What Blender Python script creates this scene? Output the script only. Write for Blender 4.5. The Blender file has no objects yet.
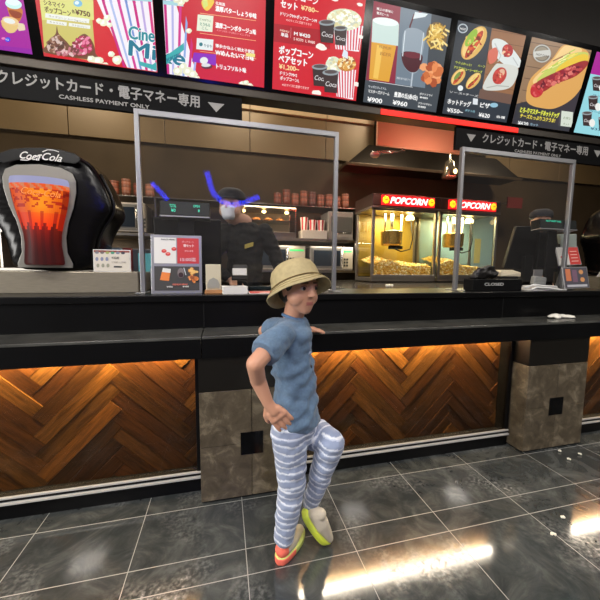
import bpy, bmesh, math, random
from mathutils import Vector as V, Matrix, noise, Euler
random.seed(7)
SC = bpy.context.scene
COL = SC.collection
# ------------------------------------------------------------------ camera calibration (metres)
F, YAW, PITCH, ROLL = 314.576, 0.23817, -0.0960, 0.00812
CAM = V((1.27655, -1.23127, 1.16838))
_cy, _sy, _cp, _sp = math.cos(YAW), math.sin(YAW), math.cos(PITCH), math.sin(PITCH)
_fw = V((_sy*_cp, _cy*_cp, _sp)); _r0 = V((_cy, -_sy, 0)); _u0 = _r0.cross(_fw)
_r = _r0*math.cos(ROLL)+_u0*math.sin(ROLL); _u = -_r0*math.sin(ROLL)+_u0*math.cos(ROLL)
def ray(x, y): return _fw+_r*((x-300)/F)-_u*((y-300)/F)
def onY(x, y, Y): d = ray(x, y); return CAM+d*((Y-CAM.y)/d.y)
def onZ(x, y, Z): d = ray(x, y); return CAM+d*((Z-CAM.z)/d.z)
def onX(x, y, X): d = ray(x, y); return CAM+d*((X-CAM.x)/d.x)
# ------------------------------------------------------------------ colours and materials
def lin(c):
    return tuple(((v/255)/12.92 if v/255 <= .04045 else ((v/255+.055)/1.055)**2.4) for v in c)
MATS = {}
def mat(name, rgb, rough=.5, metal=0., emit=0., noise_amt=0., scale=20., bump=0., coat=0., alpha=None, stretch=None, spec=.5):
    if name in MATS: return MATS[name]
    m = bpy.data.materials.new(name); m.use_nodes = True
    n = m.node_tree.nodes; L = m.node_tree.links; b = n['Principled BSDF']
    c = (*lin(rgb), 1)
    b.inputs['Base Color'].default_value = c
    b.inputs['Roughness'].default_value = rough; b.inputs['Metallic'].default_value = metal
    b.inputs['Coat Weight'].default_value = coat; b.inputs['Specular IOR Level'].default_value = spec
    if emit:
        b.inputs['Emission Color'].default_value = c; b.inputs['Emission Strength'].default_value = emit
    if noise_amt or bump:
        tc = n.new('ShaderNodeTexCoord'); mp = n.new('ShaderNodeMapping'); nz = n.new('ShaderNodeTexNoise')
        if stretch: mp.inputs['Scale'].default_value = stretch
        nz.inputs['Scale'].default_value = scale; nz.inputs['Detail'].default_value = 6
        L.new(tc.outputs['Object'], mp.inputs[0]); L.new(mp.outputs[0], nz.inputs['Vector'])
        if noise_amt:
            r = n.new('ShaderNodeValToRGB')
            r.color_ramp.elements[0].position = .3; r.color_ramp.elements[1].position = .7
            r.color_ramp.elements[0].color = (*[v*(1-noise_amt) for v in c[:3]], 1)
            r.color_ramp.elements[1].color = (*[min(1, v*(1+noise_amt)) for v in c[:3]], 1)
            L.new(nz.outputs['Fac'], r.inputs[0]); L.new(r.outputs[0], b.inputs['Base Color'])
        if bump:
            bp = n.new('ShaderNodeBump'); bp.inputs['Strength'].default_value = bump; bp.inputs['Distance'].default_value = .004
            L.new(nz.outputs['Fac'], bp.inputs['Height']); L.new(bp.outputs[0], b.inputs['Normal'])
    MATS[name] = m; return m
def attr_mat(name, rough=.5, emit=0., bump=0., coat=0., metal=0., sheen=0., spec=.5):
    """base colour (or emission, for backlit faces) read from the mesh colour attribute Col"""
    if name in MATS: return MATS[name]
    m = bpy.data.materials.new(name); m.use_nodes = True
    n = m.node_tree.nodes; L = m.node_tree.links; b = n['Principled BSDF']
    a = n.new('ShaderNodeAttribute'); a.attribute_name = 'Col'
    b.inputs['Roughness'].default_value = rough; b.inputs['Coat Weight'].default_value = coat; b.inputs['Metallic'].default_value = metal
    b.inputs['Sheen Weight'].default_value = sheen; b.inputs['Specular IOR Level'].default_value = spec
    if emit:
        b.inputs['Base Color'].default_value = (.01, .01, .01, 1)
        L.new(a.outputs['Color'], b.inputs['Emission Color']); b.inputs['Emission Strength'].default_value = emit
    else:
        L.new(a.outputs['Color'], b.inputs['Base Color'])
    if bump:
        tc = n.new('ShaderNodeTexCoord'); nz = n.new('ShaderNodeTexNoise'); nz.inputs['Scale'].default_value = 25; nz.inputs['Detail'].default_value = 3
        bp = n.new('ShaderNodeBump'); bp.inputs['Strength'].default_value = bump; bp.inputs['Distance'].default_value = .01
        L.new(tc.outputs['Object'], nz.inputs['Vector']); L.new(nz.outputs['Fac'], bp.inputs['Height']); L.new(bp.outputs[0], b.inputs['Normal'])
    MATS[name] = m; return m
def pane_mat(name, tint=(1, 1, 1), ior=1.5, rough=.02, haze=0.):
    if name in MATS: return MATS[name]
    m = bpy.data.materials.new(name); m.use_nodes = True
    n = m.node_tree.nodes; L = m.node_tree.links; n.clear()
    out = n.new('ShaderNodeOutputMaterial'); mx = n.new('ShaderNodeMixShader'); fr = n.new('ShaderNodeFresnel')
    t = n.new('ShaderNodeBsdfTransparent'); g = n.new('ShaderNodeBsdfGlossy')
    geo = n.new('ShaderNodeNewGeometry'); io = n.new('ShaderNodeMapRange'); io.inputs['To Min'].default_value = ior; io.inputs['To Max'].default_value = 1/ior
    L.new(geo.outputs['Backfacing'], io.inputs['Value']); L.new(io.outputs[0], fr.inputs[0])
    fr.inputs[0].default_value = ior; t.inputs[0].default_value = (*tint, 1); g.inputs['Roughness'].default_value = rough
    L.new(fr.outputs[0], mx.inputs[0]); L.new(t.outputs[0], mx.inputs[1]); L.new(g.outputs[0], mx.inputs[2])
    last = mx
    if haze:
        d = n.new('ShaderNodeBsdfDiffuse'); m2 = n.new('ShaderNodeMixShader'); m2.inputs[0].default_value = haze
        d.inputs[0].default_value = (.7, .68, .65, 1)
        L.new(mx.outputs[0], m2.inputs[1]); L.new(d.outputs[0], m2.inputs[2]); last = m2
    L.new(last.outputs[0], out.inputs[0]); MATS[name] = m; return m
# ------------------------------------------------------------------ objects
def wloc(o):
    p = V((0, 0, 0))
    while o: p += o.location; o = o.parent
    return p
def tag(o, label=None, cat=None, group=None, kind=None):
    if label: o['label'] = label
    if cat: o['category'] = cat
    if group: o['group'] = group
    if kind: o['kind'] = kind
    return o
def thing(name, label, cat, loc, group=None):
    o = bpy.data.objects.new(name, None); COL.objects.link(o); o.location = loc; o.empty_display_size = .05
    return tag(o, label, cat, group)
class MB:
    def __init__(s): s.v = []; s.f = []; s.mi = []; s.c = []; s.uv = []; s.sm = []
    def add(s, vs, fs, mi=0, col=None, smooth=False, uvs=None):
        k = len(s.v); s.v += [V(p) for p in vs]
        for i, f in enumerate(fs):
            s.f.append([k+j for j in f]); s.mi.append(mi); s.c.append(col); s.sm.append(smooth)
            s.uv.append(uvs[i] if uvs else None)
        return s
    def box(s, x0, x1, y0, y1, z0, z1, mi=0, M=None, col=None):
        vs = [V((x, y, z)) for z in (z0, z1) for y in (y0, y1) for x in (x0, x1)]
        if M: vs = [M @ p for p in vs]
        return s.add(vs, [(0, 2, 3, 1), (4, 5, 7, 6), (0, 1, 5, 4), (1, 3, 7, 5), (3, 2, 6, 7), (2, 0, 4, 6)], mi, col)
    def prism(s, pts, d, mi=0, col=None, smooth=False):
        """closed 3D outline pts extruded by vector d"""
        n = len(pts); d = V(d); a = [V(p) for p in pts]; b = [p+d for p in a]
        return s.add(a+b, [tuple(range(n))[::-1], tuple(range(n, 2*n))]+[(i, (i+1) % n, n+(i+1) % n, n+i) for i in range(n)], mi, col, smooth)
    def loft(s, rings, mi=0, cap=True, smooth=True, closed=True, col=None):
        n = len(rings[0]); vs = [p for r in rings for p in r]; fs = []
        for k in range(len(rings)-1):
            for i in range(n if closed else n-1):
                j = (i+1) % n; fs.append((k*n+i, k*n+j, (k+1)*n+j, (k+1)*n+i))
        if cap: fs.append(tuple(range(n))[::-1]); fs.append(tuple(range((len(rings)-1)*n, len(rings)*n)))
        return s.add(vs, fs, mi, col, smooth)
    def tube(s, pts, r, mi=0, n=10, col=None):
        pts = [V(p) for p in pts]; rings = []
        rr = r if isinstance(r, (list, tuple)) else [r]*len(pts)
        for i, p in enumerate(pts):
            d = (pts[min(i+1, len(pts)-1)]-pts[max(i-1, 0)]).normalized()
            a = d.orthogonal().normalized() if i == 0 else (a-d*a.dot(d)).normalized()
            b = d.cross(a)
            rings.append([p+(a*math.cos(t)+b*math.sin(t))*rr[i] for t in [2*math.pi*k/n for k in range(n)]])
        return s.loft(rings, mi, col=col)
    def lathe(s, prof, c, n=24, mi=0, M=None, smooth=True, a0=0, a1=2*math.pi, cap=True, col=None):
        full = abs(a1-a0-2*math.pi) < 1e-6; c = V(c)
        k = n if full else n+1
        rings = []
        for r, z in prof:
            ring = [V((r*math.cos(a0+(a1-a0)*i/n), r*math.sin(a0+(a1-a0)*i/n), z)) for i in range(k)]
            if M: ring = [M @ p for p in ring]
            rings.append([c+p for p in ring])
        return s.loft(rings, mi, cap, smooth, full, col)
    def ball(s, c, r, mi=0, col=None, sub=2, jit=0, M=None):
        b = bmesh.new(); bmesh.ops.create_icosphere(b, subdivisions=sub, radius=1)
        r = V((r, r, r)) if not hasattr(r, '__len__') else V(r); c = V(c)
        vs = []
        for q in b.verts:
            p = q.co*(1+random.uniform(-jit, jit)); p = V((p.x*r.x, p.y*r.y, p.z*r.z))
            vs.append(c+(M @ p if M else p))
        fs = [tuple(x.index for x in f.verts) for f in b.faces]; b.free()
        return s.add(vs, fs, mi, col, True)
    def build(s, name, mats, parent=None, bevel=0, seg=2, subsurf=0):
        if not isinstance(mats, (list, tuple)): mats = [mats]
        if parent is not None: off = wloc(parent)
        else:
            xs = [p.x for p in s.v]; ys = [p.y for p in s.v]; zs = [p.z for p in s.v]
            off = V(((min(xs)+max(xs))/2, (min(ys)+max(ys))/2, min(zs)))
        me = bpy.data.meshes.new(name); me.from_pydata([p-off for p in s.v], [], s.f)
        for m in mats: me.materials.append(m)
        me.polygons.foreach_set('material_index', s.mi); me.polygons.foreach_set('use_smooth', s.sm)
        if any(c is not None for c in s.c):
            ca = me.color_attributes.new('Col', 'FLOAT_COLOR', 'CORNER'); buf = []
            for p, c in zip(me.polygons, s.c):
                buf += [*lin(c or (128, 128, 128)), 1.]*len(p.vertices)
            ca.data.foreach_set('color', buf)
        if any(u is not None for u in s.uv):
            ul = me.uv_layers.new(name='UVMap'); buf = []
            for p, u in zip(me.polygons, s.uv):
                for k in range(len(p.vertices)): buf += list(u[k]) if u else [0, 0]
            ul.data.foreach_set('uv', buf)
        me.validate(); me.update()
        o = bpy.data.objects.new(name, me); COL.objects.link(o)
        if parent is not None: o.parent = parent
        else: o.location = off
        if bevel:
            b = o.modifiers.new('Bevel', 'BEVEL'); b.width = bevel; b.segments = seg; b.limit_method = 'ANGLE'; b.angle_limit = .7
        if subsurf:
            q = o.modifiers.new('Sub', 'SUBSURF'); q.levels = q.render_levels = subsurf
        return o
def box(name, m, x0, x1, y0, y1, z0, z1, parent=None, bevel=0, M=None):
    return MB().box(x0, x1, y0, y1, z0, z1, M=M).build(name, m, parent, bevel)
def struct(o): o['kind'] = 'structure'; return o
def about(p, rx=0, ry=0, rz=0):
    return Matrix.Translation(V(p)) @ Euler((rx, ry, rz)).to_matrix().to_4x4() @ Matrix.Translation(-V(p))
def copy_tree(o, parent=None):
    c = o.copy(); COL.objects.link(c); c.parent = parent
    for ch in list(o.children): copy_tree(ch, c)
    return c
# ------------------------------------------------------------------ text and flat printed / lit artwork
TC = {}
def glyphs(s, bold=0.):
    k = (s, bold)
    if k in TC: return TC[k]
    c = bpy.data.curves.new('t', 'FONT'); c.body = s; c.size = 1; c.offset = bold; c.resolution_u = 3
    o = bpy.data.objects.new('t', c); COL.objects.link(o)
    dg = bpy.context.evaluated_depsgraph_get(); e = o.evaluated_get(dg); m = e.to_mesh()
    vs = [(v.co.x, v.co.y) for v in m.vertices]; fs = [tuple(p.vertices) for p in m.polygons]
    e.to_mesh_clear(); bpy.data.objects.remove(o); bpy.data.curves.remove(c)
    x0 = min(v[0] for v in vs); x1 = max(v[0] for v in vs); y0 = min(v[1] for v in vs); y1 = max(v[1] for v in vs)
    TC[k] = (vs, fs, (x0, x1, y0, y1)); return TC[k]
def clip(poly, x0, x1, y0, y1):
    for ax, lim, sg in ((0, x0, 1), (0, x1, -1), (1, y0, 1), (1, y1, -1)):
        out = []
        for i in range(len(poly)):
            a, b = poly[i-1], poly[i]; ia = (a[ax]-lim)*sg >= 0; ib = (b[ax]-lim)*sg >= 0
            if ia != ib:
                t = (lim-a[ax])/(b[ax]-a[ax]); out.append((a[0]+(b[0]-a[0])*t, a[1]+(b[1]-a[1])*t))
            if ib: out.append(b)
        poly = out
        if not poly: return []
    return poly
class Art:
    """flat artwork on a real plane: O origin, U right, W up (unit vectors), N towards the viewer; uv in metres"""
    def __init__(s, O, U, W, rect=None, step=.00006):
        s.O, s.U, s.W = V(O), V(U).normalized(), V(W).normalized(); s.N = s.U.cross(s.W); s.rect = rect
        s.k = 0; s.step = step; s.mb = MB()
    def px(s, x, y):
        d = ray(x, y); t = (s.O-CAM).dot(s.N)/d.dot(s.N); p = CAM+d*t-s.O; return (p.dot(s.U), p.dot(s.W))
    def put(s, polys, col):
        s.k += 1
        for p in polys:
            if s.rect: p = clip(list(p), *s.rect)
            if len(p) >= 3: s.mb.add([s.O+s.U*a+s.W*b+s.N*(s.k*s.step) for a, b in p], [tuple(range(len(p)))], col=col)
        return s
    def poly(s, pts, col): return s.put([[s.px(*q) for q in pts]], col)
    def spoly(s, pts, col, n=5):
        out = []; m = len(pts)
        for i in range(m):
            p0, p1, p2, p3 = (V(pts[(i+k) % m]) for k in (-1, 0, 1, 2))
            for j in range(n):
                t = j/n; q = .5*((2*p1)+(p2-p0)*t+(2*p0-5*p1+4*p2-p3)*t*t+(3*p1-p0-3*p2+p3)*t**3); out.append((q.x, q.y))
        return s.poly(out, col)
    def rectuv(s, a, b, c, d, col): return s.put([[(a, c), (b, c), (b, d), (a, d)]], col)
    def ell(s, x, y, rx, ry, col, rot=0, n=20, wob=0):
        pts = []
        for i in range(n):
            t = 2*math.pi*i/n; w = 1+random.uniform(-wob, wob)
            a, b = rx*math.cos(t)*w, ry*math.sin(t)*w
            pts.append((x+a*math.cos(rot)-b*math.sin(rot), y+a*math.sin(rot)+b*math.cos(rot)))
        return s.poly(pts, col)
    def rpoly(s, x0, y0, x1, y1, sl, col):
        """upright box given by pixel corners whose horizontal edges run down to the right by slope sl"""
        return s.poly([(x0, y0), (x1, y0+(x1-x0)*sl), (x1-(y1-y0)*.07, y1+(x1-x0)*sl), (x0-(y1-y0)*.07, y1)], col)
    def text(s, t, x, y, h, col, x1=None, bold=.015, shear=0, rot=0.):
        """text with its left baseline at pixel x, y; h = capital height in pixels; x1 = pixel where the line ends"""
        vs, fs, bb = glyphs(t); u, w = s.px(x, y); u2, w2 = s.px(x, y-h)
        H = (w2-w)/.72; sx = H
        if x1 is not None: sx = (s.px(x1, y)[0]-u)/(bb[1]-bb[0])
        cr, sr = math.cos(rot), math.sin(rot)
        P = []
        for a, b in vs:
            aa = (a-bb[0])*sx+b*H*shear; b2 = b*H
            P.append((u+aa*cr-b2*sr, w+aa*sr+b2*cr))
        for dx, dy in ([(0, 0)] if bold < .012 else [(-bold, 0), (bold, 0), (0, bold*.7), (0, -bold*.7)]):
            s.put([[(P[i][0]+dx*H, P[i][1]+dy*H) for i in f] for f in fs], col)
        return s
    def line(s, pts, wd, col):
        q = [s.px(*p) for p in pts]; out = []
        for a, b in zip(q, q[1:]):
            d = V((b[0]-a[0], b[1]-a[1])); L = d.length or 1; nx, ny = -d.y/L*wd/2, d.x/L*wd/2; ex, ey = d.x/L*wd*.25, d.y/L*wd*.25
            out.append([(a[0]+nx-ex, a[1]+ny-ey), (a[0]-nx-ex, a[1]-ny-ey), (b[0]-nx+ex, b[1]-ny+ey), (b[0]+nx+ex, b[1]+ny+ey)])
        return s.put(out, col)
    def cluster(s, x, y, rx, ry, n, r, cols, rot=0):
        for i in range(n):
            a = random.uniform(0, 6.28); q = math.sqrt(random.random())
            dx, dy = rx*q*math.cos(a), ry*q*math.sin(a)
            s.ell(x+dx*math.cos(rot)-dy*math.sin(rot), y+dx*math.sin(rot)+dy*math.cos(rot), r*random.uniform(.7, 1.2), r*random.uniform(.7, 1.1), random.choice(cols), n=7, wob=.2)
        return s
    def build(s, name, m, parent): return s.mb.build(name, m, parent)
# ------------------------------------------------------------------ organic bodies
def body_mesh(name, chains, voxel, colour, m, parent=None, smooth=4, wrinkle=0, post=None, factor=.5):
    """chains: lists of (point, radius or (rx,ry,rz), rotz) joined by hulls into ONE continuous surface"""
    VS, FS = [], []
    def ball(bm, item):
        c, r = V(item[0]), item[1]; rz = item[2] if len(item) > 2 else 0
        r = V((r, r, r)) if not hasattr(r, '__len__') else V(r)
        R = rz.to_3x3() if isinstance(rz, Matrix) else Matrix.Rotation(rz, 3, 'Z')
        tb = bmesh.new(); bmesh.ops.create_icosphere(tb, subdivisions=2 if r.x < .03 else 3, radius=1); m = {}
        for v in tb.verts: m[v.index] = bm.verts.new(c+R @ V((v.co.x*r.x, v.co.y*r.y, v.co.z*r.z)))
        for f in tb.faces: bm.faces.new([m[v.index] for v in f.verts])
        tb.free()
    for ch in chains:
        for pair in (zip(ch, ch[1:]) if len(ch) > 1 else [ch]):
            bm = bmesh.new()
            for it in pair: ball(bm, it)
            if len(pair) == 2:
                pts = [v.co.copy() for v in bm.verts]; bm.clear()
                for p in pts: bm.verts.new(p)
                res = bmesh.ops.convex_hull(bm, input=list(bm.verts))
                bmesh.ops.delete(bm, geom=[v for v in bm.verts if not v.link_faces], context='VERTS')
            bmesh.ops.recalc_face_normals(bm, faces=list(bm.faces)); bm.verts.ensure_lookup_table(); bm.verts.index_update()
            k = len(VS); VS += [v.co.copy() for v in bm.verts]; FS += [[k+v.index for v in f.verts] for f in bm.faces]; bm.free()
    me = bpy.data.meshes.new('tmp'); me.from_pydata(VS, [], FS)
    o = bpy.data.objects.new('tmp', me); COL.objects.link(o)
    r = o.modifiers.new('r', 'REMESH'); r.mode = 'VOXEL'; r.voxel_size = voxel
    q = o.modifiers.new('s', 'SMOOTH'); q.factor = factor; q.iterations = smooth
    dg = bpy.context.evaluated_depsgraph_get()
    me2 = bpy.data.meshes.new_from_object(o.evaluated_get(dg)); bpy.data.objects.remove(o); bpy.data.meshes.remove(me)
    me2.name = name
    if wrinkle:
        nn = [v.normal.copy() for v in me2.vertices]
        for v, nrm in zip(me2.vertices, nn):
            p = v.co; v.co = p+nrm*wrinkle*(noise.noise(V((p.x*14, p.y*14, p.z*30)))+.5*noise.noise(p*45))
    if post:
        for v in me2.vertices: v.co = post(v.co.copy())
    ca = me2.color_attributes.new('Col', 'FLOAT_COLOR', 'POINT'); buf = []
    for v in me2.vertices: buf += [*lin(colour(v.co)), 1.]
    ca.data.foreach_set('color', buf)
    me2.polygons.foreach_set('use_smooth', [True]*len(me2.polygons))
    me2.materials.clear(); me2.materials.append(m)
    off = wloc(parent) if parent else V((0, 0, 0))
    me2.transform(Matrix.Translation(-off))
    ob = bpy.data.objects.new(name, me2); COL.objects.link(ob)
    if parent: ob.parent = parent
    return ob
LH, LK, LW, NB, LL = 46, 46, 58, 20, 220
# ================================================================== MATERIALS
black = mat('black satin laminate', (11, 11, 12), .3, noise_amt=.2, scale=3, spec=.22)
blackgloss = mat('black gloss plastic', (7, 7, 8), .15, spec=.25)
blackmatte = mat('black matte plastic', (9, 9, 10), .5, spec=.2)
steel = mat('brushed steel', (150, 145, 138), .32, 1., noise_amt=.12, scale=30, stretch=(1, 1, 14))
alu = mat('grey aluminium', (160, 160, 162), .4, .75)
chrome = mat('polished steel', (190, 190, 190), .15, 1.)
darksteel = mat('dark hood steel', (44, 38, 30), .3, .8, noise_amt=.2, scale=5)
white = mat('white plastic', (225, 225, 222), .45)
paper = mat('white paper', (235, 233, 228), .8)
cream = mat('cream plastic', (200, 190, 165), .5)
woodblock = mat('light wood block', (170, 120, 75), .5, noise_amt=.25, scale=12, stretch=(1, 6, 6))
printed = attr_mat('printed card', .5)
lit = attr_mat('lit display', .3, emit=1.0)
shieldglass = pane_mat('clear acrylic', (.97, .97, .97), 1.35, .03, haze=.010)
caseglass = pane_mat('case glass', (.96, .97, .94), 1.45, .02)
# ================================================================== FLOOR, WALLS, CEILING
def floor_mat():
    m = bpy.data.materials.new('dark marble tile'); m.use_nodes = True
    n = m.node_tree.nodes; L = m.node_tree.links; b = n['Principled BSDF']
    tc = n.new('ShaderNodeTexCoord'); sp = n.new('ShaderNodeSeparateXYZ'); L.new(tc.outputs['Object'], sp.inputs[0])
    def mth(op, a, c=None, cl=False):
        x = n.new('ShaderNodeMath'); x.operation = op; x.use_clamp = cl
        for i, v in enumerate((a, c)):
            if v is None: continue
            if isinstance(v, (int, float)): x.inputs[i].default_value = v
            else: L.new(v, x.inputs[i])
        return x.outputs[0]
    gx = mth('LESS_THAN', mth('PINGPONG', sp.outputs[0], .225), .0016)
    lines = [.2885, 0, -.116, -.72, -1.01, -1.3, -1.42, -2.02, -2.31, -2.6, -2.72, -3.3]
    g = gx
    for y in lines:
        g = mth('MAXIMUM', g, mth('LESS_THAN', mth('ABSOLUTE', mth('SUBTRACT', sp.outputs[1], y)), .0018))
    nz = n.new('ShaderNodeTexNoise'); nz.inputs['Scale'].default_value = 5; nz.inputs['Detail'].default_value = 9; nz.inputs['Distortion'].default_value = 1.6; nz.inputs['Roughness'].default_value = .65
    L.new(tc.outputs['Object'], nz.inputs['Vector'])
    vein = n.new('ShaderNodeValToRGB'); L.new(nz.outputs['Fac'], vein.inputs[0]); e = vein.color_ramp.elements
    e[0].position = .40; e[0].color = (*lin((50, 53, 53)), 1); e[1].position = .68; e[1].color = (*lin((86, 88, 86)), 1)
    e2 = vein.color_ramp.elements.new(.52); e2.color = (*lin((62, 65, 64)), 1)
    # chalky scuffs: broken-up patches of white dust on the stone
    sc = n.new('ShaderNodeTexNoise'); sc.inputs['Scale'].default_value = 3.1; sc.inputs['Detail'].default_value = 2; L.new(tc.outputs['Object'], sc.inputs['Vector'])
    fn = n.new('ShaderNodeTexNoise'); fn.inputs['Scale'].default_value = 60; fn.inputs['Detail'].default_value = 5; L.new(tc.outputs['Object'], fn.inputs['Vector'])
    r1 = n.new('ShaderNodeValToRGB'); L.new(sc.outputs['Fac'], r1.inputs[0]); r1.color_ramp.elements[0].position = .52; r1.color_ramp.elements[1].position = .72
    r2 = n.new('ShaderNodeValToRGB'); L.new(fn.outputs['Fac'], r2.inputs[0]); r2.color_ramp.elements[0].position = .42; r2.color_ramp.elements[1].position = .75
    dust = mth('MULTIPLY', mth('MULTIPLY', r1.outputs[0], r2.outputs[0]), .8)
    mx = n.new('ShaderNodeMix'); mx.data_type = 'RGBA'; L.new(dust, mx.inputs[0]); L.new(vein.outputs[0], mx.inputs[6]); mx.inputs[7].default_value = (*lin((150, 150, 148)), 1)
    mg = n.new('ShaderNodeMix'); mg.data_type = 'RGBA'; L.new(g, mg.inputs[0]); L.new(mx.outputs[2], mg.inputs[6]); mg.inputs[7].default_value = (*lin((150, 149, 144)), 1)
    L.new(mg.outputs[2], b.inputs['Base Color'])
    rr = mth('ADD', mth('MULTIPLY', dust, .5), mth('ADD', mth('MULTIPLY', g, .4), .085))
    L.new(rr, b.inputs['Roughness']); b.inputs['Specular IOR Level'].default_value = .75
    return m
fl = MB().box(-4, 10, -6, 4, -.1, 0).build('floor', floor_mat())
# keep the tile grid where it was measured
for v in fl.data.vertices: v.co += fl.location
fl.location = (0, 0, 0); struct(fl)
wallbrown = mat('bronze wall panel', (124, 104, 74), .38, .2, noise_amt=.12, scale=1.2)
walldark = mat('dark bronze steel wall', (92, 78, 60), .3, .5, noise_amt=.2, scale=1.5)
beige = mat('beige wall panel', (205, 180, 138), .5, noise_amt=.06, scale=2)
roomgrey = mat('dark grey wall paint', (60, 58, 56), .7)
ceilgrey = mat('grey ceiling paint', (96, 92, 86), .8)
struct(box('wall_back', walldark, -4, 10, 3.6, 3.75, 0, 2.86))
b = MB()
for k in range(-3, 8): b.box(-.62+k*1.15, -.62+k*1.15+1.142, 3.56, 3.74, 2.865, 3.43)
struct(b.build('trim_1', wallbrown, bevel=.003))
b = MB()
for k in range(-3, 8): b.box(-.62+k*1.15, -.62+k*1.15+1.142, 3.52, 3.74, 3.435, 4.2)
struct(b.build('trim_2', beige, bevel=.003))
struct(box('wall_left', roomgrey, -4.15, -4, -6, 3.75, 0, 4.2))
struct(box('wall_right', roomgrey, 10, 10.15, -6, 3.75, 0, 4.2))
struct(box('wall_front', mat('warm grey wall', (84, 76, 68), .7), -4, 10, -6.15, -6, 0, 4.2))
struct(box('ceiling', ceilgrey, -4.15, 10.15, -6.15, 3.75, 4.2, 4.3))
# bulkhead that carries the menu screens
struct(box('trim_3', mat('charcoal bulkhead', (50, 47, 44), .45, noise_amt=.15, scale=1.5, spec=.3), -4, 10, 1.16, 1.24, 2.44, 4.2))
railm = mat('bronze rail', (54, 48, 41), .4, .5)
struct(box('trim_4', railm, -4, 10, 1.082, 1.19, 2.352, 2.400, bevel=.003))
# ================================================================== SERVICE COUNTER
sc_ = thing('service_counter', 'long black service counter with raised glossy top running across the hall', 'counter', (2.4, .75, 0))
box('worktop', black, -3, 7.5, .505, .98, .995, 1.03, sc_, .004)
box('front_panel', black, -3, 7.5, .52, .55, .80, .995, sc_)
for x in (-1.35, 1.17, 3.13, 5.1): box('panel_seam', mat('seam black', (4, 4, 4), .6), x-.0015, x+.0015, .5185, .52, .855, .992, sc_)
box('carcass', blackmatte, -3, 7.5, .56, .94, .02, .99, sc_)
sh = thing('bag_shelf', 'black ledge along the counter front below the worktop', 'shelf', (2.4, .4, .745))
stone_edge = mat('grey slate top', (72, 72, 68), .22, noise_amt=.35, scale=8)
for x0, x1 in ((-3, 1.168), (1.172, 7.5)):
    box('shelf_top', stone_edge, x0, x1, .288, .518, .838, .852, sh, .003)
    box('fascia', black, x0, x1, .292, .318, .745, .838, sh)
# worktop for the popcorn machines
pw = thing('popcorn_worktop', 'polished steel worktop the popcorn machines stand on', 'worktop', (3.5, 2.3, 0))
wt = mat('glossy grey worktop', (96, 92, 86), .14, .6, noise_amt=.1, scale=4)
b = MB(); b.box(2.2, 3.78, .985, 2.0, .99, 1.028); b.box(2.2, 6.4, 2.0, 2.97, .99, 1.028); b.build('worktop', wt, pw, .004)
b = MB(); b.box(2.24, 3.74, 1.02, 2.0, 0, .985); b.box(2.24, 6.35, 2.03, 2.95, 0, .985); b.build('cabinet', steel, pw)
# low back ledge of the till station
box('till_ledge', mat('dark teal laminate', (34, 44, 44), .25), 1.30, 1.9, .90, .975, 1.031, 1.055, None, .003)
tag(bpy.context.scene.objects['till_ledge'], 'low dark ledge behind the flyers on the left till worktop', 'ledge')
# ================================================================== PILLARS
stone = bpy.data.materials.new('brown grey marble'); stone.use_nodes = True
n = stone.node_tree.nodes; L = stone.node_tree.links; bs = n['Principled BSDF']
tc = n.new('ShaderNodeTexCoord'); nz = n.new('ShaderNodeTexNoise'); nz.inputs['Scale'].default_value = 13; nz.inputs['Detail'].default_value = 12; nz.inputs['Distortion'].default_value = .5; nz.inputs['Roughness'].default_value = .68
rp = n.new('ShaderNodeValToRGB'); L.new(tc.outputs['Object'], nz.inputs['Vector']); L.new(nz.outputs['Fac'], rp.inputs[0]); L.new(rp.outputs[0], bs.inputs['Base Color'])
e = rp.color_ramp.elements; e[0].position = .3; e[0].color = (*lin((62, 54, 42)), 1); e[1].position = .72; e[1].color = (*lin((142, 130, 108)), 1)
q = rp.color_ramp.elements.new(.52); q.color = (*lin((92, 82, 66)), 1)
bs.inputs['Roughness'].default_value = .3
def pillar(x0, x1, label):
    t = thing('counter_pillar', label, 'pillar', ((x0+x1)/2, .5, 0), 'marble pillars under the counter')
    xm = (x0+x1)/2; zs = (.012, .295, .575)
    for (a, c) in ((x0, xm), (xm, x1)):
        for z0, z1 in zip(zs, zs[1:]):
            box('marble_tile', stone, a+.0012, c-.0012, .3, .312, z0+.001, z1-.001, t, .0015)
    for z0, z1 in ((.012, .575),):
        box('side_tile', stone, x0, x0+.012, .313, .54, z0, z1, t, .001); box('side_tile', stone, x1-.012, x1, .313, .54, z0, z1, t, .001)
    box('core', blackmatte, x0+.013, x1-.013, .313, .54, .0, .74, t)
    box('upper_box', mat('black brown laminate', (22, 19, 15), .3), x0, x1, .302, .54, .577, .744, t)
    box('inlay', blackgloss, xm-.056, xm+.056, .2955, .3, .295-.058, .295+.058, t, .001)
    return t
pillar(-.84, -.36, 'marble pillar left of the left wood panel')
pillar(1.152, 1.655, 'brown marble pillar with a black square inlay behind the boy')
pillar(3.13, 3.62, 'grey marble pillar with a black square inlay at the right, lit on its left side')
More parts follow.
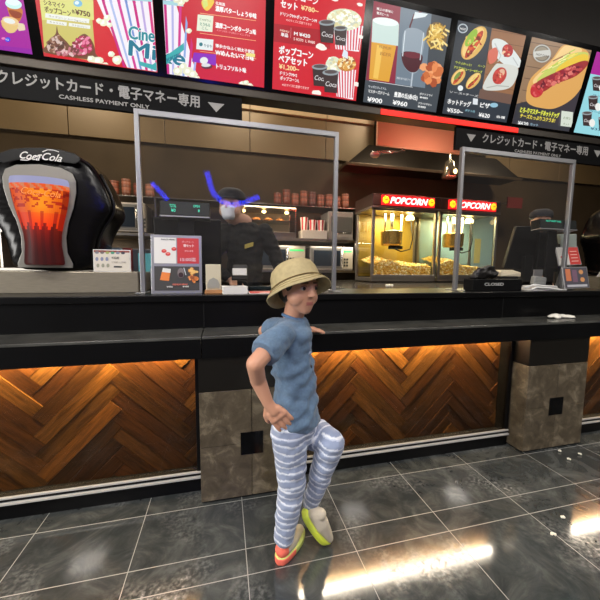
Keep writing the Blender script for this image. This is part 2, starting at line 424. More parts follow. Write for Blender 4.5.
# ================================================================== LIT HERRINGBONE PANELS
def wood_mat():
    m = bpy.data.materials.new('walnut plank'); m.use_nodes = True
    n = m.node_tree.nodes; L = m.node_tree.links; b = n['Principled BSDF']
    uv = n.new('ShaderNodeUVMap'); mp = n.new('ShaderNodeMapping'); mp.inputs['Scale'].default_value = (2.2, 22, 1)
    nz = n.new('ShaderNodeTexNoise'); nz.inputs['Scale'].default_value = 3; nz.inputs['Detail'].default_value = 7; nz.inputs['Distortion'].default_value = 1.2
    L.new(uv.outputs[0], mp.inputs[0]); L.new(mp.outputs[0], nz.inputs['Vector'])
    a = n.new('ShaderNodeAttribute'); a.attribute_name = 'Col'
    r = n.new('ShaderNodeValToRGB'); r.color_ramp.elements[0].position = .3; r.color_ramp.elements[0].color = (.38, .34, .3, 1); r.color_ramp.elements[1].position = .65; r.color_ramp.elements[1].color = (1.15, 1.1, 1.05, 1)
    L.new(nz.outputs['Fac'], r.inputs[0])
    mx = n.new('ShaderNodeMix'); mx.data_type = 'RGBA'; mx.blend_type = 'MULTIPLY'; mx.inputs[0].default_value = 1
    L.new(a.outputs['Color'], mx.inputs[6]); L.new(r.outputs[0], mx.inputs[7]); L.new(mx.outputs[2], b.inputs['Base Color'])
    b.inputs['Roughness'].default_value = .38
    bp = n.new('ShaderNodeBump'); bp.inputs['Strength'].default_value = .25; bp.inputs['Distance'].default_value = .002
    L.new(nz.outputs['Fac'], bp.inputs['Height']); L.new(bp.outputs[0], b.inputs['Normal'])
    return m
WOOD = wood_mat()
stripm = mat('pale satin strip', (205, 203, 198), .3, .25)
ledm = mat('warm led', (255, 240, 218), .5, emit=40)
TONES = [(112, 74, 32), (96, 60, 27), (122, 84, 38), (84, 52, 24), (104, 68, 31), (74, 46, 22), (132, 92, 44), (92, 56, 25)]
def wood_panel(x0, x1, peak, label, seed):
    rnd = random.Random(seed)
    t = thing('wood_panel', label, 'wood panel', ((x0+x1)/2, .45, 0), 'glazed herringbone panels under the counter')
    y = .492; w = .0694; nn = 7; s = math.sqrt(.5); mb = MB(); zt, zb = .751, .09
    mb.box(x0, x1, y+.012, y+.02, zb, zt, col=(50, 30, 16), )
    def plank(cells, along):
        (a0, a1, b0, b1) = cells; g = .012
        a0 += g; a1 -= g; b0 += g; b1 -= g
        pts = [(a0, b0), (a1, b0), (a1, b1), (a0, b1)]
        uvo = (rnd.uniform(0, 30), rnd.uniform(0, 30))
        P = []
        for a, c in pts:
            X = peak+off+(a-c)*s*w; Z = zref+(a+c)*s*w; P.append((X, Z))
        Q = clip(P, x0, x1, zb, zt)
        if len(Q) < 3: return
        dy = rnd.uniform(0, .004); col = rnd.choice(TONES); k = rnd.uniform(.75, 1.1); col = tuple(min(255, c*k) for c in col)
        tl = rnd.uniform(-.006, .006)
        def uvf(X, Z):
            dx, dz = (X-P[0][0])/w, (Z-P[0][1])/w; l = (dx+dz)*s; m_ = (dz-dx)*s
            return ((l, m_) if along == 0 else (m_, l))
        front = [V((X, y-.004+dy+tl*(uvf(X, Z)[1]/1-.5)*.5, Z)) for X, Z in Q]; back = [V((X, y+.012, Z)) for X, Z in Q]; m = len(Q)
        uvs = [(u*w+uvo[0], v*w+uvo[1]) for u, v in [uvf(*p) for p in Q]]
        if (front[1]-front[0]).cross(front[2]-front[0]).y > 0: front.reverse(); back.reverse(); uvs.reverse()
        fs = [tuple(range(m))]+[(i, m+i, m+(i+1) % m, (i+1) % m) for i in range(m)]
        mb.add(front+back, fs, col=col, uvs=[uvs]+[[uvs[0]]*4]*m)
    zref = .40
    off = -nn*s*w   # brings the ridge line onto the asked X
    for m_ in range(-4, 5):
        for k in range(-nn*m_-22, -nn*m_+22):
            plank((k+2*nn*m_, k+2*nn*m_+nn, k, k+1), 0)
            plank((k+nn+2*nn*m_, k+nn+1+2*nn*m_, k+1-nn, k+1), 1)
    mb.build('herringbone_planks', WOOD, t)
    box('side_frame', blackmatte, x0-.02, x0-.002, .405, .5, .085, .835, t); box('side_frame', blackmatte, x1+.002, x1+.02, .405, .5, .085, .835, t)
    box('light_reflector', mat('cream reflector', (225, 205, 170), .5), x0, x1, .486, .492, .752, .835, t)
    box('glass_pane', pane_mat('smoked glass', (.76, .74, .70), 1.45, .03), x0, x1, .418, .422, .118, .742, t)
    box('sill', blackmatte, x0, x1, .405, .49, .078, .089, t)
    box('kick_base', black, x0-.02, x1+.02, .41, .54, .0, .078, t)
    box('trim_strip', stripm, x0-.02, x1+.02, .398, .41, .104, .113, t, .001)
    box('trim_strip', stripm, x0-.02, x1+.02, .392, .41, .078, .088, t, .001)
    box('trim_bar', blackmatte, x0-.02, x1+.02, .404, .41, .0885, .1035, t)
    box('led_strip', ledm, x0+.01, x1-.01, .430, .455, .776, .822, t)
    return t
wood_panel(-.33, 1.125, .759, 'lit herringbone wood panel left of the pillar behind the boy', 3)
wood_panel(1.68, 3.1, 2.06, 'lit herringbone wood panel between the two marble pillars', 11)
wood_panel(3.645, 5.1, 4.12, 'lit herringbone wood panel right of the grey marble pillar', 5)
# ================================================================== MENU SCREENS
TS = .2185
SN = V((0, -1, -TS)).normalized(); SW = V((0, -TS, 1)).normalized(); SU = V((1, 0, 0))
screens = []
def screen(k, label):
    x0 = .246+.6915*(k-1); x1 = x0+.633
    O = V((x0, 1.1, 2.4345)); t = thing('menu_screen', label, 'menu screen', O, 'menu screens above the counter')
    A = Art(O+SN*.0005, SU, SW, (0, x1-x0, 0, .618))
    b = MB(); c = [O+SU*a+SW*h for a, h in ((-.029, -.02), (.6622, -.02), (.6622, .655), (-.029, .655))]
    b.prism(c, -SN*.05); b.build('bezel', blackgloss, t)
    return t, A
def fin(t, A): A.build('display', lit, t)
W_ = (250, 250, 248)
def popc(A, x, y, rx, ry, n=40, r=2.6): A.cluster(x, y, rx, ry, n, r, [(250, 248, 225), (235, 228, 180), (255, 255, 245), (225, 215, 160), (205, 210, 190)])
def drink(A, x, y, s):
    A.poly([(x-6*s, y-9*s), (x+6*s, y-8*s), (x+5*s, y+8*s), (x-5*s, y+7*s)], (60, 45, 45)); A.ell(x, y-8.5*s, 6.6*s, 2.4*s, (150, 160, 165)); A.ell(x, y-9*s, 5*s, 1.5*s, (90, 80, 80))
    A.text('Coca', x-4.5*s, y+2*s, 4*s, (240, 235, 235), x+4.5*s, .01, .2)
def bucket(A, x, y, w, h, n=8):
    A.poly([(x-w*.5, y-h*.5), (x+w*.5, y-h*.42), (x+w*.36, y+h*.5), (x-w*.42, y+h*.4)], (250, 245, 248))
    for i in range(n):
        a = -.5+(i+.15)/n; c = a+.45/n
        A.poly([(x+w*a, y-h*.46), (x+w*c, y-h*.45), (x+w*c*.78, y+h*.45), (x+w*a*.78, y+h*.44)], (215, 40, 70))
# screen 0
t, A = screen(0, 'menu screen with coffee cups on purple, cut off at the top left corner')
A.rectuv(0, 1, 0, 1, (168, 22, 158)); A.poly([(-30, 42), (40, 50), (40, 70), (-30, 70)], (150, 18, 165))
A.spoly([(8, 6), (22, 9), (21, 19), (17, 23), (12, 22), (9, 14)], (205, 120, 50)); A.spoly([(9, 10), (21, 13), (20, 18), (13, 17)], (150, 60, 25))
A.ell(13.5, 4, 8.5, 5, (205, 245, 240), .2); A.ell(13, 2, 7, 3.5, (235, 252, 250), .2)
A.ell(10, 24, 8.7, 7, (225, 180, 100), .2); A.spoly([(2, 20), (19, 24), (16, 31), (12, 33), (7, 32), (3, 26)], (232, 200, 130)); A.ell(10.5, 21, 8.6, 4, (240, 205, 150), .25); A.ell(9.5, 21, 6, 2.6, (235, 240, 235), .25)
A.line([(19, 25), (23, 25.5), (23.5, 28.5), (19, 29)], .018, (235, 215, 180))
A.ell(3.5, 38.5, 2, 1.2, (240, 130, 190)); A.ell(7.8, 39.6, 2.7, 2.4, (40, 70, 230)); A.text('ICE', 6, 40.3, 1.6, W_)
fin(t, A)
# screen 1
t, A = screen(1, 'menu screen with a striped popcorn bucket on red and a yellow price card')
A.rectuv(0, 1, 0, 1, (215, 28, 40)); A.rectuv(0, .02, 0, .62, (205, 40, 50))
A.poly([(38, -30), (88, -30), (96, 61.5), (44.5, 52.5)], (208, 196, 105)); A.poly([(36, -30), (92, -30), (94, 20), (42, 20)], (222, 222, 130))
A.text('シネマイク', 44, 4.6, 4.2, (90, 60, 20), 64.5, .03); A.text('ポップコーン', 45, 11.5, 4.6, (80, 50, 15), 70.5, .03); A.text('各', 72, 12.8, 2.8, (80, 50, 15), 75, .03); A.text('¥750', 75.8, 14.5, 5, (90, 50, 15), 90, .045)
A.rpoly(45.5, 13.2, 89.5, 17.6, .135, (238, 240, 232)); A.rpoly(47, 19.8, 67, 23.4, .135, (238, 240, 232)); A.rpoly(69, 22.8, 90.5, 26.2, .135, (238, 240, 232))
A.text('ホップコーン ハーフ&ハーフ', 49, 16.9, 1.7, (120, 110, 80), 86, .01); A.text('キャラメル', 50, 22.8, 1.7, (120, 110, 80), 64, .01); A.text('ストロベリー', 72, 25.8, 1.7, (120, 110, 80), 87, .01)
A.ell(78, 3.5, 4.5, 3.4, (120, 190, 225), .2); A.ell(77, 3, 2.2, 1.8, (230, 245, 250))
A.spoly([(46, 53), (47, 45), (50, 39), (54, 36), (56, 33), (57, 26), (58.5, 33), (62, 37), (67, 42), (71, 46), (75, 41), (80, 36), (85, 34), (90, 38), (94, 45), (95.5, 53), (95.5, 60)], (120, 75, 50))
A.cluster(57, 45, 9, 9, 60, 1.9, [(90, 55, 40), (140, 95, 70), (190, 150, 130), (215, 190, 180), (110, 60, 55)])
A.cluster(83, 46, 10, 9, 70, 1.9, [(205, 60, 110), (235, 130, 165), (180, 40, 80), (245, 190, 205), (150, 40, 60)])
A.cluster(68, 53, 14, 4, 40, 1.8, [(120, 60, 60), (200, 120, 130), (230, 190, 190)])
A.poly([(95, -30), (97, 0), (128, 69), (200, 78), (200, -30)], (246, 240, 248))
def bstripes(A):
    for i, c in enumerate([(205, 30, 130), (175, 190, 235), (215, 60, 150), (120, 150, 215), (205, 30, 130), (190, 170, 225), (220, 50, 130), (150, 190, 230), (205, 30, 130), (180, 180, 230), (215, 50, 140), (140, 170, 225), (205, 40, 120), (170, 180, 230)]):
        xt = 100+i*7.6; xb = 131+i*4.6; w = 2.2 if i % 2 else 2.7
        A.poly([(xt-6, -30), (xt-6+w*1.5, -30), (xt+3+w*1.1, 4), (xt+3, 4)], c)
        A.poly([(xt+3, 4), (xt+3+w, 4), (xb+w*.9, 90), (xb, 90)], c)
    A.poly([(94, -1), (150, 3), (205, 9), (205, 4.5), (150, -1), (94, -4)], (170, 215, 225))
bstripes(A)
for x, y, r in ((108, 19, 3.6), (104, 24, 4.2), (100, 22, 3), (110, 26, 3), (99, 62, 5.2), (92, 60, 4), (112, 55, 3.4), (118, 61, 5), (106, 67, 4)):
    A.ell(x, y, r, r*.9, (238, 240, 210), wob=.15, n=11); A.ell(x-.8, y-.8, r*.55, r*.5, (255, 255, 245), wob=.2, n=9)
def logo(A):
    A.text('Cine', 129.5, 39.5, 13, (250, 252, 252), 154.5, .075, .12, .02); A.text('Cine', 129.5, 39.5, 13, (25, 140, 155), 154.5, .03, .12, .02)
    A.text('Mike', 129.5, 56, 15.5, (250, 252, 252), 184, .08, .12, -.03); A.text('Mike', 129.5, 56, 15.5, (20, 120, 145), 184, .035, .12, -.03)
    A.poly([(139, 62), (153, 65.5), (184, 43), (184, 50), (158, 72), (141, 66.5)], (60, 175, 175))
    A.text('POPCORN', 168, 62.5, 3.8, (20, 100, 130), 183.5, .03, 0, .5)
logo(A)
fin(t, A)
# screen 2
t, A = screen(2, 'red menu screen with four popcorn flavours beside half a striped bucket')
A.rectuv(0, 1, 0, 1, (206, 26, 44)); A.poly([(150, -30), (176, -30), (176, 4), (198, 79), (150, 90)], (246, 240, 248))
bstripes(A); A.poly([(183, -40), (183, 4), (202, 82), (290, 100), (290, -40)], (206, 26, 44)); logo(A)
A.poly([(190, 20), (290, 36), (290, 100), (203, 84)], (206, 26, 44))
for x, y, r in ((181, 3, 4), (177, 0, 4), (186, 0, 3), (189, 31, 3), (178, 72, 5), (183, 67, 4), (188, 72, 5), (193, 75, 4.5), (197, 79, 3), (242, 84, 3.2), (246, 83, 3), (250, 86, 3)):
    A.ell(x, y, r, r*.9, (235, 236, 205), wob=.15, n=11); A.ell(x-.6, y-.6, r*.5, r*.5, (255, 255, 240), wob=.2, n=9)
for x, y in ((200, 13.5), (200, 33.5), (200, 51.5)):
    A.line([(x, y), (256, y+7.6)], .0022, (250, 215, 150))
A.spoly([(202, 1), (211, -3), (214, 3), (208, 11), (203, 8)], (238, 200, 60)); A.poly([(202, 1), (207, -2), (208, 6), (204, 9)], (215, 225, 120))
A.text('北海道', 215.5, 4.6, 2.5, W_, 225, .03); A.text('濃厚バターしょうゆ味', 215.5, 11, 4.3, W_, 256.5, .05)
A.rpoly(197.8, 14.8, 213.5, 31, .1, (232, 238, 215)); A.text('じゃがりこ', 200, 20.5, 1.9, (90, 120, 60), 211, .02); A.text('とうもろ', 200.5, 25.5, 2.6, (90, 150, 120), 210, .04); A.text('こし', 202, 29.5, 2.4, (90, 150, 120), 208, .03)
A.text('濃厚コーンポタージュ味', 215.5, 27.6, 4.2, W_, 256, .05); A.text('※コーンポタージュ味のシーズニングです', 217, 31.3, 1.6, (250, 190, 190), 250, .01)
A.rpoly(197, 38.5, 213.5, 49.5, .1, (232, 240, 238)); A.ell(201, 44.8, 1.8, 1.9, (30, 120, 130)); A.text('やまや', 204, 47, 2.5, (60, 110, 120), 212, .02)
A.text('博多!かねふく明太子使用', 215.5, 47.5, 2.9, W_, 254, .035); A.text('Wめんたいマヨ味', 215.5, 54.8, 4.4, W_, 254, .05); A.rpoly(246, 53.2, 255, 56.6, .13, (240, 225, 130))
A.poly([(194, 53), (216, 55), (216, 66), (192, 62)], (140, 40, 190)); A.ell(204, 61, 4, 3.5, (235, 238, 235)); A.ell(207, 67, 5.5, 2.4, (90, 50, 60)); A.ell(206, 65.6, 4.6, 1.8, (225, 225, 225))
A.text('トリュフソルト味', 216.5, 68.6, 4, W_, 246, .045)
fin(t, A)
# screen 3
t, A = screen(3, 'red menu screen offering popcorn and drink sets for two prices')
A.rectuv(0, 1, 0, 1, (212, 34, 48)); A.poly([(270, 23), (330, 31), (330, 49), (270, 41)], (176, 30, 42))
A.text('ポップコーン', 282, -3, 6, W_, 318, .05); A.text('セット', 280.8, 6.6, 6.2, W_, 297.5, .05); A.text('¥780~', 301, 9.8, 4.8, (255, 225, 160), 318.5, .035)
A.text('ドリンクM+ポップコーンM', 280.5, 15.2, 3, W_, 317, .03); A.text('※S/Lサイズに変更できます', 286, 20.8, 2, (255, 200, 195), 312, .015)
A.text('MENU', 280, 31.2, 2, (255, 220, 200), 289, .02); A.text('単品', 281, 36, 3, W_, 288, .04); A.line([(291, 28), (290.5, 38)], .002, (240, 170, 170)); A.text('M ¥420', 294, 35.2, 3.6, W_, 310, .04); A.text('S ¥370  L ¥480', 293.5, 40.2, 2.8, (255, 225, 215), 315, .02)
A.text('ポップコーン', 279, 53, 6.4, W_, 313, .05); A.text('ペアセット', 278.5, 61.6, 6.2, W_, 307, .05); A.text('¥1,200~', 279, 68.6, 4.8, (255, 225, 160), 299, .035)
A.text('ドリンクM×2', 280, 74.6, 3, W_, 297, .03); A.text('ポップコーンL', 280, 79.6, 3, W_, 299, .03); A.text('※S/Lサイズに変更できます', 282, 85.8, 2.2, (255, 205, 200), 309, .02)
bucket(A, 348, 38, 30, 28, 9); A.ell(344, 20, 17.5, 11, (228, 232, 200), .1); popc(A, 344, 20, 16, 9, 90, 2.1); drink(A, 326.5, 34, 1.25); drink(A, 340, 38, 1.05)
bucket(A, 345, 84, 21, 32, 7); A.ell(333, 66, 8, 9, (225, 232, 205)); popc(A, 333, 66, 7, 8, 40, 1.8); A.ell(346, 65, 9.5, 7, (200, 130, 50)); A.cluster(346, 64, 8.5, 6, 60, 1.7, [(225, 160, 70), (160, 90, 35), (245, 215, 140), (250, 235, 190)]); A.poly([(343, 50), (347, 53), (347, 60), (341, 57)], (225, 235, 245))
drink(A, 319, 78, 1.2); drink(A, 330, 84, 1.25)
for x, y, r in ((320, 47.5, 5), (334, 1, 3.5), (359, 6, 3), (360, 38, 3), (316, 94, 5), (356, 85, 3.5), (322, 49.5, 4)): A.ell(x, y, r, r*.6, (252, 246, 236), .2, 10, .15)
fin(t, A)
# screen 4
t, A = screen(4, 'menu screen showing a beer glass, red wine, fries and fried chicken')
A.rectuv(0, 1, 0, 1, (62, 70, 78)); A.poly([(374, 0), (402, 5), (396, 84), (366, 80)], (142, 34, 60))
A.poly([(401, 4), (432, 10), (425, 88), (395, 84)], (112, 128, 142))
A.text('極上の香味に', 376.6, 9.6, 2.2, W_, 393.5, .02); A.text('贅沢ビール', 376.6, 14, 2.2, W_, 389, .02)
A.poly([(372.5, 23), (399, 28), (396, 47), (389, 82), (369, 79), (371, 50)], (226, 164, 52)); A.poly([(377, 45), (383, 46), (378, 79), (373, 78)], (243, 196, 88))
A.poly([(372.5, 20), (378, 17.5), (392, 19), (399, 24), (398, 46), (371.5, 42)], (205, 226, 220)); A.ell(385.5, 21.8, 13, 4, (238, 248, 246), .15)
A.text('PREMIUM', 379, 48, 3, (150, 90, 40), 391, .0, .0); A.text('BEER', 380, 55, 3.4, (170, 100, 40), 391, .0, .1)
A.line([(422, 11), (414, 15), (410, 26), (408, 42)], .012, (90, 20, 35)); A.poly([(415, 12), (428, 14), (425, 17), (413, 19)], (225, 235, 238))
A.spoly([(405, 30), (424, 33), (421.5, 58), (417, 72), (409, 72), (402, 60)], (150, 164, 176)); A.spoly([(403, 52), (422, 55), (418, 70), (410, 72), (403, 64)], (74, 16, 32)); A.ell(412.6, 55.2, 9, 3.2, (110, 30, 48), .12)
A.line([(412.5, 73), (411, 86)], .012, (190, 200, 210)); A.line([(405, 31), (402.5, 56)], .007, (225, 235, 240)); A.line([(423.5, 33), (420, 60)], .007, (210, 220, 228))
A.ell(436.5, 36, 10.5, 14, (120, 92, 50)); 
for i in range(70):
    a = random.uniform(0, 3.14); x = 437+random.gauss(0, 4); y = 36+random.gauss(0, 6.5); A.line([(x-3*math.cos(a), y-3*math.sin(a)), (x+3*math.cos(a), y+3*math.sin(a))], .012, random.choice([(238, 205, 110), (215, 170, 70), (250, 226, 150)]))
A.cluster(430, 74, 10, 12, 30, 4.2, [(206, 108, 52), (232, 140, 80), (176, 78, 34), (240, 165, 110)])
A.text('豊潤の香り 贅沢ワイン', 396, 79, 1.8, (230, 235, 240), 411, .01); A.line([(369, 81), (412, 87.5)], .003, (230, 235, 240))
A.text('サッポロプレミアム', 368, 87.6, 2, (225, 230, 235), 386, .015); A.text('マスターズドリーム', 367.6, 92.6, 2.7, W_, 389, .03); A.text('¥900', 366.8, 101.6, 4.6, W_, 381.5, .045)
A.text('豊潤の丘(赤/白)', 393.5, 96.6, 4, W_, 417, .04); A.text('¥960', 392, 104.8, 4.6, W_, 406.5, .045)
A.text('ポテトフライ', 419, 95, 1.9, W_, 432, .02); A.text('¥480', 419, 98.4, 2, W_, 427, .03); A.text('フライドチキン', 417.5, 104.4, 1.9, W_, 431, .02); A.text('¥480', 417, 107.6, 2, W_, 425, .03)
fin(t, A)
# screen 5
t, A = screen(5, 'menu screen showing hot dogs beside wrapped pizza pockets')
A.rectuv(0, 1, 0, 1, (44, 52, 62)); A.poly([(492, 28), (527, 35), (519, 103), (481, 96)], (150, 104, 70)); 
for i in range(7): A.line([(492-i*1.7, 30+i*11), (527-i*1.7, 36+i*11)], .004, (112, 72, 46))
A.poly([(480, 89), (520, 96), (519, 106), (478, 98)], (112, 84, 72))
def dog(A, x, y, L, wd, rot, bun=(226, 180, 96)):
    A.ell(x, y, L, wd, bun, rot, 22); A.ell(x-wd*.1, y-wd*.1, L*.9, wd*.7, (240, 208, 130), rot, 22); A.ell(x, y+wd*.15, L*.86, wd*.38, (190, 66, 36), rot, 18); A.cluster(x, y+wd*.2, L*.7, wd*.25, 24, wd*.17, [(170, 40, 40), (120, 40, 20), (220, 90, 40)], rot)
dog(A, 474, 43, 19, 9.5, -1.0); A.ell(471, 38, 10, 4, (150, 190, 60), -1.0); dog(A, 458, 77, 9.5, 5.5, -.9); A.ell(457, 76, 5, 1.8, (120, 150, 60), -.9); dog(A, 473, 81, 10, 5, -.85); A.line([(468, 84), (473, 80), (477, 76)], .008, (245, 230, 120))
A.spoly([(492, 40), (505, 42), (520, 60), (518, 68), (506, 66), (494, 55)], (222, 228, 226)); A.ell(507, 51, 5.5, 6.5, (175, 40, 44)); A.ell(505.5, 49, 2, 3, (220, 130, 110)); A.spoly([(488, 52), (497, 48), (496, 60), (489, 64)], (215, 110, 90))
A.spoly([(494, 66), (500, 64), (517, 68), (513, 84), (503, 90), (484, 90), (484, 82)], (214, 216, 208)); A.ell(499, 76, 6.5, 9, (190, 60, 52), .5); A.ell(501, 73, 3, 4, (225, 180, 150), .5)
for i in range(14): A.ell(random.uniform(464, 480), random.uniform(34, 55), 1.6, .9, random.choice([(205, 215, 110), (225, 190, 90), (170, 60, 40)]), random.uniform(0, 3), 8)
A.cluster(506, 52, 4, 6, 14, 1.3, [(210, 60, 50), (240, 200, 160), (150, 30, 30)]); A.cluster(498, 77, 5, 7, 16, 1.4, [(210, 70, 60), (235, 190, 150), (150, 40, 36)])
A.line([(494, 44), (500, 56), (497, 62)], .008, (190, 196, 194)); A.line([(486, 88), (496, 86), (508, 87)], .008, (180, 182, 174)); A.line([(512, 58), (517, 66)], .008, (190, 196, 194))
A.ell(462, 29, 5, 4.8, (190, 200, 205)); A.ell(462, 29, 3.8, 3.6, (60, 70, 80)); A.text('HOT', 459.2, 30, 2.2, W_, 465, .02)
A.text('サクふわっと!', 454.5, 63.6, 2, (220, 235, 70), 471, .02); A.text('アツアツジューシー&チーズ', 453, 68.6, 2.2, (220, 235, 70), 482, .03); A.text('ハーフ', 477, 67, 2, (220, 235, 70), 484, .02)
A.ell(459.5, 88.5, 2.7, 2.8, (235, 240, 240)); A.text('ソース+チーズ', 448.5, 93, 2, W_, 478, .01)
A.text('ホットドッグ', 446.5, 103.6, 4.4, W_, 470, .04); A.rpoly(472.2, 98.6, 477, 104.6, .13, (225, 230, 235)); A.text('ピザ', 479, 107.2, 4.2, W_, 488.5, .04); A.ell(493, 105.5, 4, 2.3, (150, 195, 215))
A.text('¥550~', 446, 112, 4, W_, 462, .04); A.text('ポテト付', 464, 111.6, 2, (150, 200, 215), 474, .02); A.text('¥620', 477.5, 116.8, 4, W_, 488.5, .04); A.text('各種', 495, 117.8, 2, W_, 504, .02)
fin(t, A)
# screen 6
t, A = screen(6, 'menu screen filled by one large hot dog with mustard on wooden boards')
A.rectuv(0, 1, 0, 1, (150, 118, 88))
for i in range(9): A.line([(530-i*1.9, 42+i*12), (592-i*1.9, 53+i*12)], .006, (108, 82, 62)); 
A.poly([(512, 105), (571, 90), (571, 140), (505, 130)], (52, 52, 60)); A.poly([(575, 90), (590, 60), (590, 120), (560, 125), (545, 120)], (60, 54, 62))
A.spoly([(526, 96), (531, 78), (551, 60), (562, 46), (572, 46), (588, 52), (589, 72), (575, 96), (556, 108), (541, 108), (529, 104)], (224, 168, 92))
A.spoly([(533, 80), (551, 62), (563, 47), (571, 46), (582, 50), (572, 66), (552, 78), (540, 86)], (242, 206, 138)); A.line([(553, 61), (570, 53)], .01, (160, 110, 70))
A.spoly([(537, 80), (552, 66), (568, 55), (584, 52), (588, 56), (578, 68), (560, 76), (546, 84)], (200, 208, 100)); A.spoly([(556, 70), (568, 60), (584, 54), (588, 60), (574, 70), (560, 76)], (236, 200, 60))
A.ell(537, 90, 6.5, 8, (196, 44, 52), .5); A.spoly([(536, 83), (556, 72), (582, 61), (588, 64), (576, 76), (556, 84), (542, 92)], (160, 44, 46)); A.cluster(562, 76, 24, 4.5, 110, 1.9, [(150, 30, 50), (190, 70, 70), (110, 20, 40), (225, 120, 110)], -.42); A.cluster(536, 90, 5, 6, 10, 1.6, [(220, 90, 90), (200, 50, 60)])
A.ell(541, 54, 9, 9, (190, 192, 186), .1, 26); A.ell(541, 54, 7.8, 7.8, (120, 112, 100), .1, 26); A.ell(541, 54, 6.6, 6.6, (150, 140, 120), .1, 24); A.poly([(533, 52), (549, 50), (549, 56), (533, 58)], (205, 205, 198)); A.text('HOT DOG', 535, 55.6, 2.4, (90, 80, 70), 548, .02)
A.text('とろ~りマスタードホットドッグ', 519, 112, 4.4, (235, 240, 80), 559, .05); A.text('チーズたっぷりコクうま!', 519, 117.4, 3.4, (245, 225, 80), 555, .04)
A.text('¥620', 516.6, 125, 4, W_, 527, .035); A.text('セット', 529, 125.4, 2.2, (170, 205, 225), 537, .02); A.rpoly(560.5, 111, 572, 126, .13, (216, 224, 210)); A.text('お得な', 562, 119, 2.2, (110, 130, 90), 569.5, .01); A.text('セット', 562, 125, 2.2, (110, 130, 90), 568, .01)
for i in range(26):
    a = random.uniform(0, 1); x = 540+a*34; y = 74-a*22+random.uniform(-3, 4); A.line([(x-2.5, y+1.2), (x+1, y-.6), (x+3, y-1.6)], .008, random.choice([(225, 232, 150), (180, 205, 90), (240, 215, 80), (250, 240, 170)]))
fin(t, A)
# screen 7
t, A = screen(7, 'pale blue menu screen of drinks with a purple top, cut off at the right edge')
A.rectuv(0, 1, 0, 1, (150, 216, 226)); A.poly([(588, 30), (700, 50), (700, 95), (587, 73)], (172, 30, 150))
for x, y in ((597, 85), (593, 104), (587, 120), (612, 90), (608, 108), (603, 125)): drink(A, x, y, .8); A.ell(x+5, y+3, 3, 4, (240, 240, 235))
A.text('コーヒー', 592, 96, 2, (60, 80, 110), 612, .02); A.text('ウーロン茶', 589, 112, 2, (60, 80, 110), 612, .02); A.text('¥330', 590, 129.5, 2.4, (60, 80, 110), 604, .02)
fin(t, A)
# red led strip beneath the right-hand screens
box('red_led_strip', mat('red led', (238, 26, 12), .5, emit=.85), 2.46, 3.75, 1.0755, 1.0825, 2.354, 2.392)
tag(bpy.context.scene.objects['red_led_strip'], 'thin red glowing strip on the rail under the beer and hot dog screens', 'led strip')
# ================================================================== CASHLESS SIGNS
def sign(x0, x1, z0, z1, label, xs, flip):
    t = thing('hanging_sign', label, 'sign', ((x0+x1)/2, 1.12, z0), 'cashless payment signs under the menu screens')
    box('board', mat('black sign board', (9, 9, 10), .5, spec=.1), x0, x1, 1.1, 1.125, z0, z1, t, .001)
    A = Art(V((x0, 1.0985, z0)), SU, V((0, 0, 1)), None, .0002)
    return t, A
sg = (158, 156, 152)
t, A = sign(-.30, 1.418, 2.172, 2.345, 'black cashless payment sign at the upper left above the cola dispenser', 0, 0)
def signt(A, x0, a, b, c, d):
    def tx(st, u, w, x1, h, bold):
        vs, fs, bb = glyphs(st); k = (x1-u)/(bb[1]-bb[0]); H = h/.8
        for dx, dy in ((-bold, 0), (bold, 0), (0, bold), (0, -bold)):
            A.put([[(u+(vs[i][0]-bb[0])*k+dx*h, w+vs[i][1]*H+dy*h) for i in f] for f in fs], sg)
    tx('クレジットカード・電子マネー専用', a-x0, .083, b-x0, .066, .03)
    tx('CASHLESS PAYMENT ONLY', c-x0, .030, d-x0, .026, .04)
SX = lambda x, y: onY(x, y, 1.1).x
signt(A, -.30, SX(-3, 80), SX(199.5, 105), SX(59.5, 100), SX(149.5, 110)); q0 = SX(208, 110)+.30; q1 = SX(224.5, 112)+.30
A.put([[(q0, .118), (q1, .118), ((q0+q1)/2, .06)]], sg); A.put([[(.0+.04, .115), (.15, .115), (.095, .055)]], sg)
A.build('lettering', printed, t)
t, A = sign(3.152, 4.87, 2.172, 2.352, 'black cashless payment sign at the upper right above the right shield', 0, 0)
q0 = SX(466.5, 138)-3.152; q1 = SX(475.5, 139)-3.152; A.put([[(q0, .13), (q1, .13), ((q0+q1)/2, .07)]], sg); signt(A, 3.152, SX(482.5, 138), SX(587.5, 152), SX(514.5, 150), SX(560.5, 156)); q0 = SX(593, 156)-3.152; A.put([[(q0, .13), (q0+.10, .13), (q0+.05, .07)]], sg)
A.build('lettering', printed, t)
# ================================================================== ACRYLIC SHIELDS
def shield(x0, x1, label):
    t = thing('acrylic_shield', label, 'shield', ((x0+x1)/2, .71, 1.03), 'acrylic shields standing on the counter')
    w = .024; z1 = 2.02; y = .71; b = MB()
    b.box(x0, x0+w, y-.014, y+.014, 1.036, z1); b.box(x1-w, x1, y-.014, y+.014, 1.036, z1); b.box(x0+w, x1-w*.7, y-.014, y+.014, z1-.03, z1)
    b.build('frame', alu, t, .002)
    box('pane', shieldglass, x0+w, x1-w*.7, y-.002, y+.002, 1.09, z1-.03, t)
    for x in (x0-.012, x1-w*.7-.012): box('foot', alu, x, x+w+.024, y-.075, y+.075, 1.03, 1.036, t, .002)
    return t
shield(.822, 1.985, 'grey framed clear shield in front of the left till')
shield(2.885, 3.905, 'grey framed clear shield in front of the right till')
